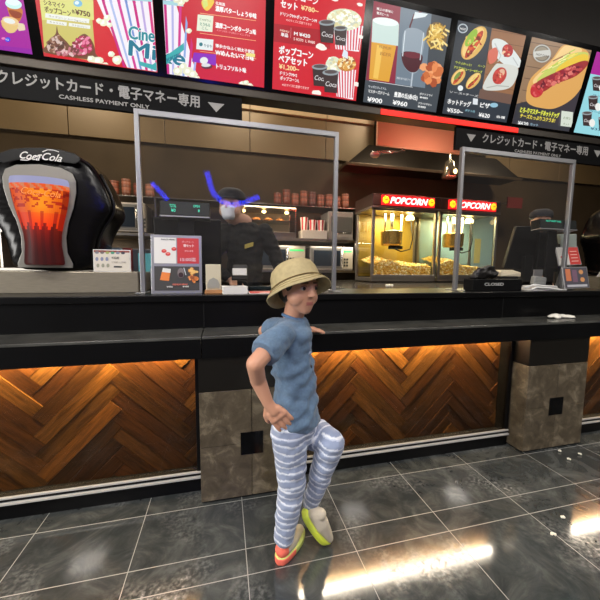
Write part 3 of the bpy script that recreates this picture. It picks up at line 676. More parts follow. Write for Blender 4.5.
# ================================================================== COLA DISPENSER AND ITS STEEL BASE
cola_black = mat('cola dispenser black', (6, 5, 6), .24, spec=.3)
t = thing('steel_plinth', 'long brushed steel plinth under the cola dispenser at the left', 'plinth', (.2, .85, 1.03))
box('casing', mat('plinth steel', (146, 138, 122), .3, .35, noise_amt=.1, scale=20, stretch=(1, 1, 10)), -.6, .80, .745, 1.05, 1.03, 1.148, t, .004)
def dispenser(dx, z0, y0, name_label, artwork=True, s=1.0):
    cx = .375+dx; t = thing('cola_dispenser', name_label, 'drink dispenser', (cx, y0+.2, z0), 'black glass-fronted cola dispensers')
    hw = [(0, .200), (.06, .200), (.12, .205), (.19, .222), (.25, .250), (.30, .285), (.34, .304), (.38, .306), (.43, .292), (.49, .268), (.54, .245), (.59, .215), (.63, .165), (.655, .08), (.662, .02)]
    out = [(h, z) for z, h in hw]+[(-h, z) for z, h in reversed(hw)]
    rings = []
    for yy, k in ((0, .93), (.02, .975), (.06, 1.0), (.22, 1.0), (.3, .97), (.34, .9)):
        rings.append([V((cx+h*k*s, y0+yy, z0+(z if yy < .01 else z)*(k if z > .3 else 1))) for h, z in out])
    MB().loft(rings).build('body', cola_black, t, subsurf=1)
    # side cheek that sweeps out like a glass
    for sg_ in (1,):
        pts = [V((cx+sg_*h*s*1.0, y0+.045, z0+z)) for z, h in hw[2:11]]
        MB().tube(pts, .007).build('trim_line', mat('dark chrome', (26, 25, 24), .3, .3), t)
    # silver surround in the outline of a glass
    gx = .352+dx; prof = [(.02, .125), (.04, .128), (.10, .105), (.18, .103), (.26, .118), (.34, .146), (.42, .163), (.48, .165), (.52, .15), (.545, .1), (.555, .0)]
    ol = [(h, z) for z, h in prof]+[(-h, z) for z, h in reversed(prof[:-1])]
    MB().prism([V((gx+h*s, y0-.004, z0+z)) for h, z in ol][::-1], (0, -.006, 0)).build('silver_surround', mat('silver paint', (150, 147, 140), .35, .6), t, .002)
    # backlit glass of cola in half relief
    gp = [(.035, .085), (.045, .092), (.08, .088), (.14, .082), (.2, .086), (.26, .10), (.32, .116), (.38, .128), (.43, .134), (.465, .134), (.48, .128)]
    rows = 26; cols = 32; vs = []; fs = []; cs = []
    def hwid(z):
        for (a, p), (b_, q) in zip(gp, gp[1:]):
            if a <= z <= b_: return p+(q-p)*(z-a)/(b_-a)
        return gp[-1][1]
    mb = MB()
    def cc(u, z):
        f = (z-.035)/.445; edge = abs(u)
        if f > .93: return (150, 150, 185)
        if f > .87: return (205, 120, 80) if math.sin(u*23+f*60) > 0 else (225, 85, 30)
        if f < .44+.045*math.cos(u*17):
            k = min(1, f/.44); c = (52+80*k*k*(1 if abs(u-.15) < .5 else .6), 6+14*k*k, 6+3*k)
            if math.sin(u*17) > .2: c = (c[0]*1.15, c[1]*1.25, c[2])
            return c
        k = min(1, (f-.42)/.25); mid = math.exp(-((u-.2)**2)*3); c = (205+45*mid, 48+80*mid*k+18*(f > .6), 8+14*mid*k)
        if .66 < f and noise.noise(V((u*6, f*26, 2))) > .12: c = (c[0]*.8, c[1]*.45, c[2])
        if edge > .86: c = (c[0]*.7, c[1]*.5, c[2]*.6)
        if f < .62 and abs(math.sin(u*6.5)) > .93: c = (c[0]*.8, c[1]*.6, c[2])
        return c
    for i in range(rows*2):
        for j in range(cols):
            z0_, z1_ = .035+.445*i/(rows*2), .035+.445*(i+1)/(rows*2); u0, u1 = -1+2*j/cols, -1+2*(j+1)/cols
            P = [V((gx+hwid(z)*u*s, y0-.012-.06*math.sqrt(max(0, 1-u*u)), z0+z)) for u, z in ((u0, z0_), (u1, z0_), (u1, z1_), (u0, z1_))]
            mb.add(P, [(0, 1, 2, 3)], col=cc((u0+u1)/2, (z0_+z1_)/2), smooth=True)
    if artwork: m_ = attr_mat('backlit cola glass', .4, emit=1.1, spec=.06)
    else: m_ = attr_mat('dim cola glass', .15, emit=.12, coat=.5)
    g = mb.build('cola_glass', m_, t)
    if artwork:
        A = Art(V((gx, y0-.076, z0)), SU, V((0, 0, 1)), None, .0003)
        A.text('Coca-Cola', 20, 193, 7, (255, 150, 70), 60, .0, .3, -.08); A.build('glass_lettering', attr_mat('lit display'), g)
    # logo plate
    lp = [onY(x, y, .735)+V((dx, y0-.7505, z0-1.148)) for x, y in ((-2, 161), (0, 154), (12, 150), (28, 148.5), (44, 148.5), (62, 150.5), (75, 154), (81, 158), (81, 162), (76, 164.5), (68, 163.5), (58, 161.5), (40, 159.5), (22, 160), (6, 164))]
    MB().prism(lp[::-1], (0, -.008, 0)).build('logo_plate', mat('dark grey plate', (30, 30, 30), .3), t, .003)
    A = Art(V((gx, y0-.0245, z0)), SU, V((0, 0, 1)), None, .0003)
    if artwork:
        A.text('Coca', 18.5, 158, 7.6, (232, 230, 225), 39, .018, .45, -.05); A.text('Cola', 41, 159.5, 7.6, (232, 230, 225), 61, .018, .45, -.05)
        A.line([(38.5, 155.5), (42, 155.2)], .006, (232, 230, 225)); A.line([(21, 160), (28, 160.4), (34, 158), (40, 155)], .004, (232, 230, 225)); A.line([(43, 152), (48, 149.8), (54, 150.4), (59, 152)], .004, (232, 230, 225))
        A.build('logo', printed, t)
    return t
dispenser(0, 1.148, .745, 'large black cola dispenser with glowing orange glass of cola at the left edge')
R = onY(585, 250, .95)
box('steel_plinth', steel, 4.42, 5.6, .78, 1.05, 1.03, 1.13)
tag(SC.objects.get('steel_plinth.001'), 'brushed steel plinth at the right edge under the second cola dispenser', 'plinth')
dispenser(4.50, 1.13, .79, 'second black cola dispenser cut off by the right edge', False)
# drinks card on the plinth
def standcard(name, label, cat, x0, x1, y, z0, z1, draw, lean=.12, frame=None, rz=0):
    t = thing(name, label, cat, ((x0+x1)/2, y, z0))
    W = V((0, math.sin(lean), math.cos(lean))); b = MB(); c = [V((x0, y, z0)), V((x1, y, z0)), V((x1, y, z0))+W*(z1-z0), V((x0, y, z0))+W*(z1-z0)]
    b.prism(c, V((0, .006, 0))); b.build('card', frame or paper, t, .001)
    b = MB(); zt = z0+(z1-z0)*math.cos(lean)*.9; yb = y+.02+(z1-z0)*.35
    b.box(x0+.01, x1-.01, y+.02, yb, z0, z0+.004); b.prism([V((x0+.02, yb-.004, z0+.004)), V((x1-.02, yb-.004, z0+.004)), V((x1-.03, y+.012+(zt-z0)*math.tan(lean), zt)), V((x0+.03, y+.012+(zt-z0)*math.tan(lean), zt))], V((0, .003, 0)))
    b.build('easel', frame or paper, t)
    A = Art(V((x0, y, z0))+V((0, -.0008, 0)), SU, W, (0.004, x1-x0-.004, .004, z1-z0-.004), .0001)
    draw(A); A.build('print', printed, t); return t
def d1(A):
    A.rectuv(0, 1, 0, 1, (212, 204, 190)); A.rectuv(0, 1, .10, 1, (140, 70, 60)); A.rectuv(0, 1, .083, .108, (212, 204, 190))
    for i, c in enumerate([(120, 120, 130), (110, 100, 100), (150, 160, 90), (70, 150, 120), (120, 130, 150), (60, 60, 70)]): A.ell(97+i*5.2, 252.5+i*.1, 2, 1.3, c)
    for i in range(3): A.ell(97+i*5, 259, 1.5, 2, (130, 135, 160)); A.ell(98+i*5, 265.5, 1.5, 2, (150, 150, 130))
    A.text('M ¥340', 112, 259, 2.4, (90, 90, 90), 119, .02); A.text('DRINK MENU', 96, 250.6, 1.6, (110, 90, 80), 112, .01); A.text('S ¥280  L ¥390', 112, 263, 1.6, (120, 110, 100), 126, .01); A.rpoly(114, 266, 122, 267.5, .01, (60, 60, 60))
standcard('drinks_card', 'white drinks card standing on the steel plinth beside the cola dispenser', 'menu card', .572, .762, .752, 1.149, 1.272, d1, .05)
# ================================================================== LEFT TILL
CY = .62
t = thing('menu_stand', 'silver double menu stand with red and grey leaflets before the left till', 'menu stand', (1.03, .63, 1.03))
W = V((0, .10, 1)).normalized()
b = MB(); x0, x1 = .893, 1.158; c = [V((x0, CY, 1.03)), V((x1, CY, 1.03)), V((x1, CY, 1.03))+W*.325, V((x0, CY, 1.03))+W*.325]
b.prism(c, V((0, .012, 0))); b.box(x0, x1, CY+.012, CY+.11, 1.03, 1.034); b.box(x0+.06, x1-.06, CY+.05, CY+.056, 1.034, 1.28, M=about((1.02, CY+.05, 1.034), rx=.05))
b.build('frame', alu, t, .002)
A = Art(V((x0, CY-.001, 1.03)), SU, W, (.008, x1-x0-.008, .008, .318), .00012)
A.rectuv(.016, .13, .168, .31, (222, 220, 216)); A.rectuv(.135, .25, .168, .31, (192, 52, 56)); A.rectuv(.016, .25, .018, .152, (64, 62, 60))
for x, y in ((164, 251), (168, 254), (174, 249)): A.ell(x, y, 2.6, 1.9, (200, 50, 50)); A.ell(x, y-.6, 1.6, .8, (230, 120, 110))
A.text('SNACK MENU', 161, 240, 1.6, (60, 60, 60), 175, .02)
A.text('ポップコーン', 182, 242.8, 1.7, (245, 200, 200), 194, .01); A.text('得セット', 183.5, 246.8, 2.2, (250, 225, 225), 194, .03); A.text('M+M', 185, 252, 1.8, (245, 200, 200), 193, .01); A.text('15:00迄', 180.5, 261, 3, (230, 190, 200), 196, .03)
A.poly([(163, 268), (171, 269), (169, 281), (160, 280)], (228, 130, 60)); A.poly([(163, 268), (171, 269), (170.5, 273), (162, 272)], (220, 220, 215)); A.ell(181, 273, 3.5, 5, (120, 110, 110)); A.ell(181, 275, 2.5, 2.6, (50, 25, 30)); A.line([(184, 268), (186, 275)], .004, (210, 215, 220))
A.cluster(193, 271, 4.5, 2.6, 24, 1.7, [(215, 150, 70), (235, 190, 110), (170, 100, 50)]); A.cluster(193, 279, 4.8, 2.8, 24, 1.7, [(200, 110, 50), (230, 150, 80), (150, 80, 40)])
A.text('PREMIUM DRINK', 173, 285.3, 1.6, (235, 120, 100), 188, .02); A.text('¥900', 167, 287.6, 1.6, (230, 230, 225), 173, .02); A.text('¥480', 183, 287.4, 1.6, (230, 230, 225), 189, .02)
A.build('leaflets', printed, t)
# till
def till(cx, cy, z0, label, rz, text, wid=.29, lift=0.):
    t = thing('cash_register', label, 'till', (cx, cy, z0)); M = about((cx, cy, z0), rz=rz)
    b = MB(); b.box(cx-.16, cx+.16, cy-.02, cy+.1, z0, z0+.05, M=M); b.box(cx-.05, cx+.05, cy+.02, cy+.07, z0+.05, z0+.28, M=M); b.build('stand', blackmatte, t, .005)
    Mt = M @ about((cx, cy, z0+.3), rx=.12)
    b = MB(); b.box(cx-.2, cx+.2, cy-.03, cy+.02, z0+.1, z0+.455, M=Mt); b.build('monitor', blackmatte, t, .008)
    b = MB(); b.box(cx-.18, cx+.18, cy+.0205, cy+.024, z0+.13, z0+.43, M=Mt); b.build('screen', mat('till screen', (120, 140, 150), .3, emit=.6), t)
    return t
till(1.065, .915, 1.03, 'black till seen from behind at the left with a green customer display', 0, '')
def custdisp(cx, cy, z0, zt, w, label, txt, h=.085, rz=0, tilt=-.15):
    t = thing('customer_display', label, 'display', (cx, cy, z0)); M = about((cx, cy, zt-h), rz=rz)
    b = MB(); b.box(cx-.045, cx+.045, cy-.004, cy+.01, z0+.008, zt-h, M=M); b.box(cx-.05, cx+.05, cy-.04, cy+.05, z0, z0+.008, M=M); b.build('pole', blackmatte, t, .002)
    Mh = M @ about((cx, cy, zt-h/2), ry=tilt if False else 0, rx=-.1)
    b = MB(); b.box(cx-w/2, cx+w/2, cy-.045, cy+.03, zt-h, zt, M=Mh); hd = b.build('housing', blackmatte, t, .004)
    b = MB(); b.box(cx-w/2, cx+w/2, cy-.05, cy+.03, zt-h-.010, zt-h-.001, M=Mh); b.build('silver_lip', alu, t, .001)
    O = Mh @ V((cx-w/2, cy-.0458, zt-h)); U = (Mh.to_3x3() @ V((1, 0, 0))); Wv = (Mh.to_3x3() @ V((0, 0, 1)))
    A = Art(O, U, Wv, None, .0002); A.rectuv(.004, w-.004, .004, h-.004, (8, 16, 14)); A.build('face', blackgloss if False else printed, hd)
    A = Art(O-Wv*0+(U.cross(Wv))*.0004, U, Wv, None, .0002)
    for s, u, v, hh, ln in txt:
        A = Art(O+(U.cross(Wv))*.0004, U, Wv, None, .0002)
        vs, fs, bb = glyphs(s, .02); k = ln/(bb[1]-bb[0]); A.put([[(u+(vs[i][0]-bb[0])*k, v+vs[i][1]*hh/.72) for i in f] for f in fs], (60, 235, 190))
        A.build('digits', attr_mat('lit display'), hd)
    return t
custdisp(1.063, .80, 1.03, 1.555, .278, 'black customer display with green digits above the left menu stand', [('TOTAL', .055, .046, .018, .036), ('¥0', .062, .02, .018, .025), ('OPEN', .185, .052, .014, .036), ('1', .212, .026, .014, .008)], .083)
# sanitizer
t = thing('sanitizer_bottle', 'clear pump bottle of hand sanitizer beside the left shield post', 'bottle', (.885, .825, 1.03))
MB().lathe([(.034, 0), (.036, .005), (.036, .13), (.03, .15), (.014, .16), (.014, .168)], (.885, .825, 1.03)).build('bottle', mat('frosted plastic', (170, 172, 178), .35), t)
b = MB(); b.lathe([(.016, .168), (.016, .185), (.006, .187), (.006, .205)], (.885, .825, 1.03)); b.box(.86, .90, .818, .832, 1.233, 1.245); b.build('pump', white, t, .002)
# leaflet box on a wood block
t = thing('leaflet_holder', 'cream slotted leaflet holder on a wood block right of the left menu stand', 'holder', (1.222, .64, 1.03))
box('block', woodblock, 1.172, 1.268, .60, .68, 1.03, 1.05, t, .002)
b = MB(); b.box(1.178, 1.262, .625, .66, 1.05, 1.195, M=about((1.22, .64, 1.05), rx=.0)); b.build('holder', cream, t, .004)
MB().prism([V((1.186+.068*a, .6242, 1.062+c)) for a, c in ((0, .02), (.15, .045), (.5, .058), (.85, .045), (1, .02), (1, 0), (0, 0))], (0, -.004, 0)).build('pocket', mat('grey plastic', (150, 148, 140), .5), t)
# card reader
t = thing('card_reader', 'white topped card reader with a black cable behind the flyers', 'card reader', (1.375, .80, 1.03))
b = MB(); b.box(1.335, 1.415, .79, .85, 1.03, 1.042); b.box(1.36, 1.392, .81, .83, 1.042, 1.12); b.build('stand', blackmatte, t, .003)
MB().box(1.325, 1.425, .775, .795, 1.10, 1.175, M=about((1.375, .785, 1.1), rx=-.5)).build('reader', blackmatte, t, .006)
MB().box(1.33, 1.42, .765, .773, 1.125, 1.175, M=about((1.375, .785, 1.1), rx=-.5)).build('screen', white, t, .003)
MB().box(1.335, 1.43, .86, .88, 1.10, 1.20, M=about((1.375, .87, 1.1), rx=-.2)).build('rear_housing', mat('dark grey plastic', (55, 54, 52), .5), t, .01)
MB().tube([(1.39, .80, 1.11), (1.41, .78, 1.09), (1.43, .775, 1.06), (1.435, .79, 1.036)], .004).build('cable', blackmatte, t)
# flyers
t = thing('flyer_stack', 'stack of white flyers on the left till worktop', 'flyers', (1.345, .6, 1.03))
M = about((1.34, .63, 1.03), rz=.12); b = MB()
for k in range(12): b.box(1.265+random.uniform(-.002, .002), 1.40+random.uniform(-.002, .002), .56, .67, 1.0305+k*.0035, 1.0335+k*.0035, M=M)
b.build('sheets', paper, t)
A = Art(M @ V((1.27, .565, 1.0731)), (M.to_3x3() @ V((1, 0, 0))), (M.to_3x3() @ V((0, 1, 0))), None, .0002)
A.rectuv(.02, .115, .03, .085, (190, 188, 190)); A.rectuv(.03, .09, .045, .065, (150, 150, 158)); A.build('print', printed, t)
def leaf(name, x0, x1, y0, y1, z, label, draw, rz=0, tz=.0):
    M = about(((x0+x1)/2, (y0+y1)/2, z), rz=rz, rx=tz); t = thing(name, label, 'leaflet', ((x0+x1)/2, (y0+y1)/2, z))
    MB().box(x0, x1, y0, y1, z, z+.002, M=M).build('sheet', paper, t)
    A = Art(M @ V((x0, y0, z+.0022)), M.to_3x3() @ V((1, 0, 0)), M.to_3x3() @ V((0, 1, 0)), None, .0001); draw(A); A.build('print', printed, t)
def dr(A): A.rectuv(.006, .19, .006, .12, (205, 60, 58)); A.rectuv(.06, .13, .02, .05, (232, 190, 180)); A.rectuv(.02, .16, .07, .085, (235, 200, 190))
leaf('red_leaflet', 1.415, 1.61, .535, .66, 1.034, 'red and white leaflet lying beside the stack of flyers', dr, 0, .035)
# ================================================================== RIGHT TILL AREA
t = thing('closed_box', 'long black box lettered CLOSED on the worktop by the right shield', 'box', (3.16, .64, 1.03))
box('box', blackmatte, 2.95, 3.37, .60, .69, 1.03, 1.112, t, .003)
A = Art(V((2.95, .5995, 1.03)), SU, V((0, 0, 1)), None, .0003); A.text('CLOSED', 484.5, 285.6, 2.8, (190, 190, 186), 503.5, .03); A.build('lettering', printed, t)
body_mesh('black_bag', [[(V((3.06, .65, 1.145)), (.075, .036, .034)), (V((3.15, .65, 1.15)), (.05, .036, .038))], [(V((3.08, .65, 1.18)), (.06, .03, .02)), (V((3.14, .65, 1.20)), (.03, .025, .014))], [(V((3.0, .65, 1.13)), (.03, .03, .018)), (V((3.06, .65, 1.14)), (.03, .03, .02))]], .008, lambda p: (24, 22, 20), attr_mat('black crinkled plastic', .35, bump=.6), None, 2, .012)
tag(SC.objects['black_bag'], 'crumpled black bag lying on the box lettered CLOSED', 'bag')
t = thing('payment_terminal', 'white and black payment terminal right of the crumpled black bag', 'payment terminal', (3.44, .82, 1.03))
M = about((3.44, .82, 1.03), rz=-.2, rx=.0); b = MB(); b.box(3.38, 3.52, .77, .9, 1.03, 1.13, M=M); b.build('base', blackmatte, t, .004)
MB().prism([M @ V((3.37, .76, 1.13)), M @ V((3.53, .76, 1.13)), M @ V((3.53, .76, 1.16)), M @ V((3.49, .80, 1.18)), M @ V((3.40, .80, 1.18)), M @ V((3.37, .76, 1.16))], (0, .1, 0)).build('printer', cream, t, .003)
# angled black tills
t = thing('cash_register', 'black angled till behind the right shield', 'till', (3.75, .86, 1.03))
Mr = about((3.75, .86, 1.03), rz=-.35); b = MB(); b.box(3.64, 3.90, .87, .97, 1.03, 1.07); b.box(3.72, 3.8, .89, .93, 1.07, 1.3); b.build('stand', blackmatte, t, .004)
P = [onY(504, 268, .93), onY(536, 270, .93), onY(541, 226, .93), onY(517, 226, .93)]
MB().prism(P, (0.01, .04, 0)).build('monitor', blackmatte, t, .006)
MB().prism([onY(508, 262, .97), onY(533, 264, .97), onY(538, 230, .97), onY(519, 230, .97)], (0.01, .004, 0)).build('screen', mat('till screen', (120, 140, 150), .3, emit=.6), t)
MB().prism([onY(536, 272, .9), onY(558, 272, .9), onY(557, 236, .9), onY(541, 232, .9)], (0, .03, 0)).build('side_panel', blackmatte, t, .004)
custdisp(3.83, .775, 1.03, 1.57, .37, 'black customer display with a green line of text above the right till', [('NEXT GUEST CALL', .06, .05, .012, .15)], .07, 0)
t = thing('scale_plate', 'pale grey plastic cover under the right customer display', 'cover', (3.92, .8, 1.03))
MB().prism([onY(562, 248, .9), onY(577, 249, .9), onY(577, 234, .9), onY(560, 234, .9)], (0, .03, 0)).build('cover', mat('pale grey plastic', (150, 160, 152), .5), t, .006)
box('pole', blackmatte, 4.10, 4.15, .91, .93, 1.03, 1.42, t)
# small tilted menu cards
def tiltcard(label, cs, Y0, Y1, draw):
    # cs: pixel corners bottom-left, bottom-right, top-right, top-left
    bl, br_ = onY(*cs[0], Y0), onY(*cs[1], Y0); h = (onY(*cs[3], Y1)-bl); tr_ = br_+h; tl_ = bl+h
    t = thing('menu_card', label, 'menu card', (bl+br_)/2)
    n_ = (br_-bl).cross(h).normalized(); MB().prism([bl, br_, tr_, tl_], -n_*.008).build('frame', alu, t, .002)
    foot = MB(); mid = (bl+br_)/2; tb = min(bl.z, br_.z); pd = .05 if mid.y < .7 else .1; foot.prism([mid+h*.5+V((-.02, .012, 0)), mid+h*.5+V((.02, .012, 0)), V((mid.x+.02, mid.y+pd, 1.032)), V((mid.x-.02, mid.y+pd, 1.032))], (0, .003, 0)); foot.build('prop', alu, t)
    A = Art(bl+n_*.0006, (br_-bl), h, None, .00015); w = (br_-bl).length; H = h.length; draw(A, w, H); A.build('print', printed, t)
def dA(A, w, H):
    A.rectuv(.008, w-.008, .008, H-.008, (205, 203, 196)); A.rectuv(w*.5, w-.008, .008, H-.008, (200, 52, 44))
    for a, c in ((.2, .45), (.32, .5), (.26, .3)): A.put([[(w*a+.014*math.cos(t_/3), H*c+.011*math.sin(t_/3)) for t_ in range(19)]], (195, 45, 45))
    for k in range(4): A.rectuv(w*.58, w*.88, H*(.2+.17*k), H*(.24+.17*k), (240, 190, 180))
def dB(A, w, H):
    A.rectuv(.008, w-.008, .008, H-.008, (78, 76, 84)); A.rectuv(w*.1, w*.3, H*.35, H*.9, (205, 120, 80)); A.rectuv(w*.36, w*.55, H*.3, H*.85, (120, 90, 110))
    for a, c in ((.72, .75), (.74, .4)): A.put([[(w*a+.022*math.cos(t_/3), H*c+.018*math.sin(t_/3)) for t_ in range(19)]], (212, 150, 95))
    A.rectuv(w*.1, w*.9, H*.08, H*.18, (190, 190, 195))
tiltcard('red and white menu card tilted on the right till worktop, the upper of two', [(559, 266), (582, 265), (577, 246), (555, 247)], .78, .84, dA)
tiltcard('dark food menu card at the worktop front edge, the lower of two on the right', [(565, 289), (590, 288), (585, 267), (562, 267)], .575, .615, dB)
# white leaflets and cable by the right till
t = thing('paper_bundle', 'loose white papers and cable heaped right of the CLOSED box', 'papers', (3.6, .64, 1.03))
b = MB()
for k in range(9): b.box(3.42+k*.006, 3.72-k*.004, .585+k*.002, .68, 1.031+k*.004, 1.0335+k*.004, M=about((3.57, .63, 1.03), rz=random.uniform(-.12, .12)))
b.build('sheets', paper, t)
b = MB(); b.tube([(3.43, .575, 1.038), (3.48, .58, 1.055), (3.58, .57, 1.05), (3.68, .572, 1.036), (3.76, .58, 1.036)], .006); b.tube([(3.40, .6, 1.05), (3.46, .585, 1.075), (3.54, .58, 1.065), (3.66, .575, 1.058)], .006); b.build('cable', white, t)
t = thing('clear_holder', 'clear and silver leaflet holder between the papers and the menu cards', 'holder', (3.78, .72, 1.03))
box('back', alu, 3.68, 3.77, .775, .785, 1.03, 1.185, t, .003); b = MB(); b.box(3.64, 3.76, .73, .77, 1.06, 1.13, M=about((3.7, .75, 1.1), ry=.1)); b.build('pocket', mat('hazy plastic', (150, 152, 150), .3), t, .01)
def d7(A):
    A.rectuv(0, 1, 0, 1, (190, 180, 165))
    for i in range(7): A.ell(583+i*3.2, 261.5, 1.2, 1.8, random.choice([(150, 90, 80), (110, 120, 140), (160, 150, 90)]))
standcard('drinks_card', 'drinks card strip on the plinth at the right edge', 'menu card', 4.43, 4.62, .79, 1.131, 1.215, d7, .05)
# white bow on the ledge
t = body_mesh('white_ribbon', [[(V((3.52, .44, .862)), .012), (V((3.47, .43, .872)), (.03, .022, .012)), (V((3.43, .425, .868)), (.022, .02, .01))], [(V((3.52, .44, .862)), .012), (V((3.58, .43, .866)), (.03, .02, .01)), (V((3.615, .42, .862)), (.02, .016, .008))], [(V((3.50, .415, .862)), .009), (V((3.46, .40, .862)), (.022, .012, .008))], [(V((3.53, .42, .862)), .008), (V((3.59, .40, .861)), (.022, .012, .007))]], .005, lambda p: (232, 228, 216), attr_mat('crinkled tissue', .8, bump=.5), None, 2, .008)
tag(t, 'crumpled white tissue bow lying on the black ledge above the right pillar', 'tissue')
# popcorn crumbs on the floor
for (x, y), lb in zip(((563, 517), (553, 534), (560, 451), (580, 454), (569, 459)), ('white popcorn crumb, larger of two near the floor reflection at the right', 'tiny white popcorn crumb on the tile joint at the right', 'white popcorn crumb at the foot of the right pillar', 'white popcorn crumb right of the right pillar foot', 'tiny popcorn crumb on the floor in front of the right pillar')):
    p_ = onZ(x, y, .008); b = MB()
    for k in range(4): b.ball(p_+V((random.uniform(-.007, .007), random.uniform(-.005, .005), random.uniform(-.002, .002))), .0065, jit=.15, sub=1)
    o = b.build('popcorn_crumb', mat('popcorn white', (240, 234, 215), .8)); o.location.z = .001; tag(o, lb, 'popcorn', 'popcorn crumbs on the floor')
p_ = onZ(388, 287, 1.03); b = MB()
for k in range(5): b.ball(p_+V((random.uniform(-.03, .03), random.uniform(-.02, .02), .012)), .013, jit=.2, sub=1)
o = b.build('popcorn_crumb', mat('popcorn white', (240, 234, 215), .8)); tag(o, 'spilled popcorn on the grey worktop before the popcorn machine', 'popcorn')
# ================================================================== POPCORN MACHINES
casebody = mat('popcorn case steel', (168, 160, 150), .28, .85)
casebrown = mat('popcorn canopy bronze', (92, 74, 66), .35, .5)
amber = mat('amber back panel', (150, 124, 44), .4)
redsign = mat('red lit sign', (235, 22, 30), .4, emit=1.6)
yel = mat('yellow lit sign', (255, 205, 30), .4, emit=1.3)
neonw = mat('white neon', (255, 225, 220), .4, emit=2.2)
def popcorn_machine(x0, x1, label, lidlabel, back):
    y0, y1, z0 = 2.10, 2.56, 1.028
    t = thing('popcorn_machine', label, 'popcorn machine', ((x0+x1)/2, (y0+y1)/2, z0), 'popcorn machines on the steel worktop')
    zb, zc, zt = 1.125, 1.868, 2.03
    b = MB(); b.box(x0, x1, y0, y1, z0+.012, zb-.04); b.box(x0-.0, x1, y0-.012, y0, zb-.045, zb-.005); b.build('base', casebody, t, .004)
    b = MB()
    for x in (x0, x1-.03):
        for y in (y0, y1-.03): b.box(x, x+.03, y, y+.03, zb-.04, zc)
    b.box(x0, x1, y0, y0+.02, zc-.02, zc); b.build('frame', casebody, t, .003)
    b = MB(); b.box(x0+.03, x1-.03, y1-.02, y1-.01, zb-.03, zc); b.build('back_panel', back, t)
    b = MB(); b.box(x0+.03, x1-.03, y0+.008, y0+.012, zb, zc-.02); b.box(x0+.006, x0+.010, y0+.03, y1-.03, zb, zc); b.box(x1-.010, x1-.006, y0+.03, y1-.03, zb, zc); b.build('glass', caseglass, t)
    b = MB(); b.box(x0-.015, x1+.01, y0-.015, y1+.01, zc+.03, zt); b.build('canopy', casebrown, t, .006)
    b = MB(); b.box(x0-.018, x1+.013, y0-.018, y1+.013, zc, zc+.028); b.build('canopy_trim', casebody, t, .003)
    # lit sign
    w = x1-x0; sx0, sx1 = x0+.085, x1-.07; sgn = MB().box(sx0, sx1, y0-.03, y0-.0165, zc+.035, zc+.145).build('sign', redsign, t, .008)
    for cx in (sx0+.05, sx1-.05):
        b = MB()
        for k in range(7):
            a = k*2*math.pi/7; b.ball((cx+.025*math.cos(a), y0-.038, zc+.09+.026*math.sin(a)), (.02, .006, .02), sub=1)
        b.ball((cx, y0-.038, zc+.09), (.026, .008, .026), sub=1); b.build('corn_emblem', yel, sgn)
        MB().box(cx-.014, cx+.014, y0-.051, y0-.047, zc+.086, zc+.094).build('emblem_mark', redsign, sgn)
    vs, fs, bb = glyphs('POPCORN', .03); k = (sx1-sx0-.22)/(bb[1]-bb[0]); b = MB()
    for f in fs:
        b.add([V((sx0+.10+(vs[i][0]-bb[0])*k+vs[i][1]*.03, y0-.042, zc+.055+vs[i][1]*.098)) for i in f], [tuple(range(len(f)))])
    b.build('lettering', neonw, sgn)
    # kettle and its arms
    kx = x0+w*.42; ky = y0+.2; kt = MB(); kt.lathe([(.11, 0), (.125, .02), (.13, .16), (.135, .165), (.115, .175), (.02, .18)], (kx, ky, 1.47)); kk = kt.build('kettle', mat('brass kettle', (205, 175, 110), .25, .8), t)
    b = MB(); b.tube([(kx, ky, 1.64), (kx, ky, 1.86)], .02); b.tube([(kx+.13, ky, 1.86), (kx+.13, ky, 1.5), (kx+.06, ky, 1.47)], .014); b.tube([(kx-.09, ky, 1.86), (kx-.09, ky, 1.62)], .01); b.build('hanger', casebody, kk)
    b = MB(); b.tube([(kx+.02, ky-.02, 1.44), (kx+.12, ky-.03, 1.40), (kx+.24, ky-.03, 1.43), (kx+.28, ky-.02, 1.56), (kx+.26, ky, 1.80)], .008); b.box(kx-.02, kx+.14, ky-.03, ky+.03, 1.43, 1.468); b.build('cable', blackmatte, kk)
    b = MB(); b.lathe([(.012, 0), (.05, .0), (.05, .03), (.03, .06), (.012, .06)], (x0+w*.75, y0+.25, zc-.07)); b.build('lamp', mat('warm bulb', (255, 215, 140), .5, emit=9), t)
    return t
popcorn_machine(2.925, 3.765, 'popcorn machine under the red lit sign, left of the pair', '', amber)
popcorn_machine(3.80, 4.64, 'popcorn machine right of the pair, partly behind the right shield', '', mat('pale blue back panel', (130, 165, 185), .4))
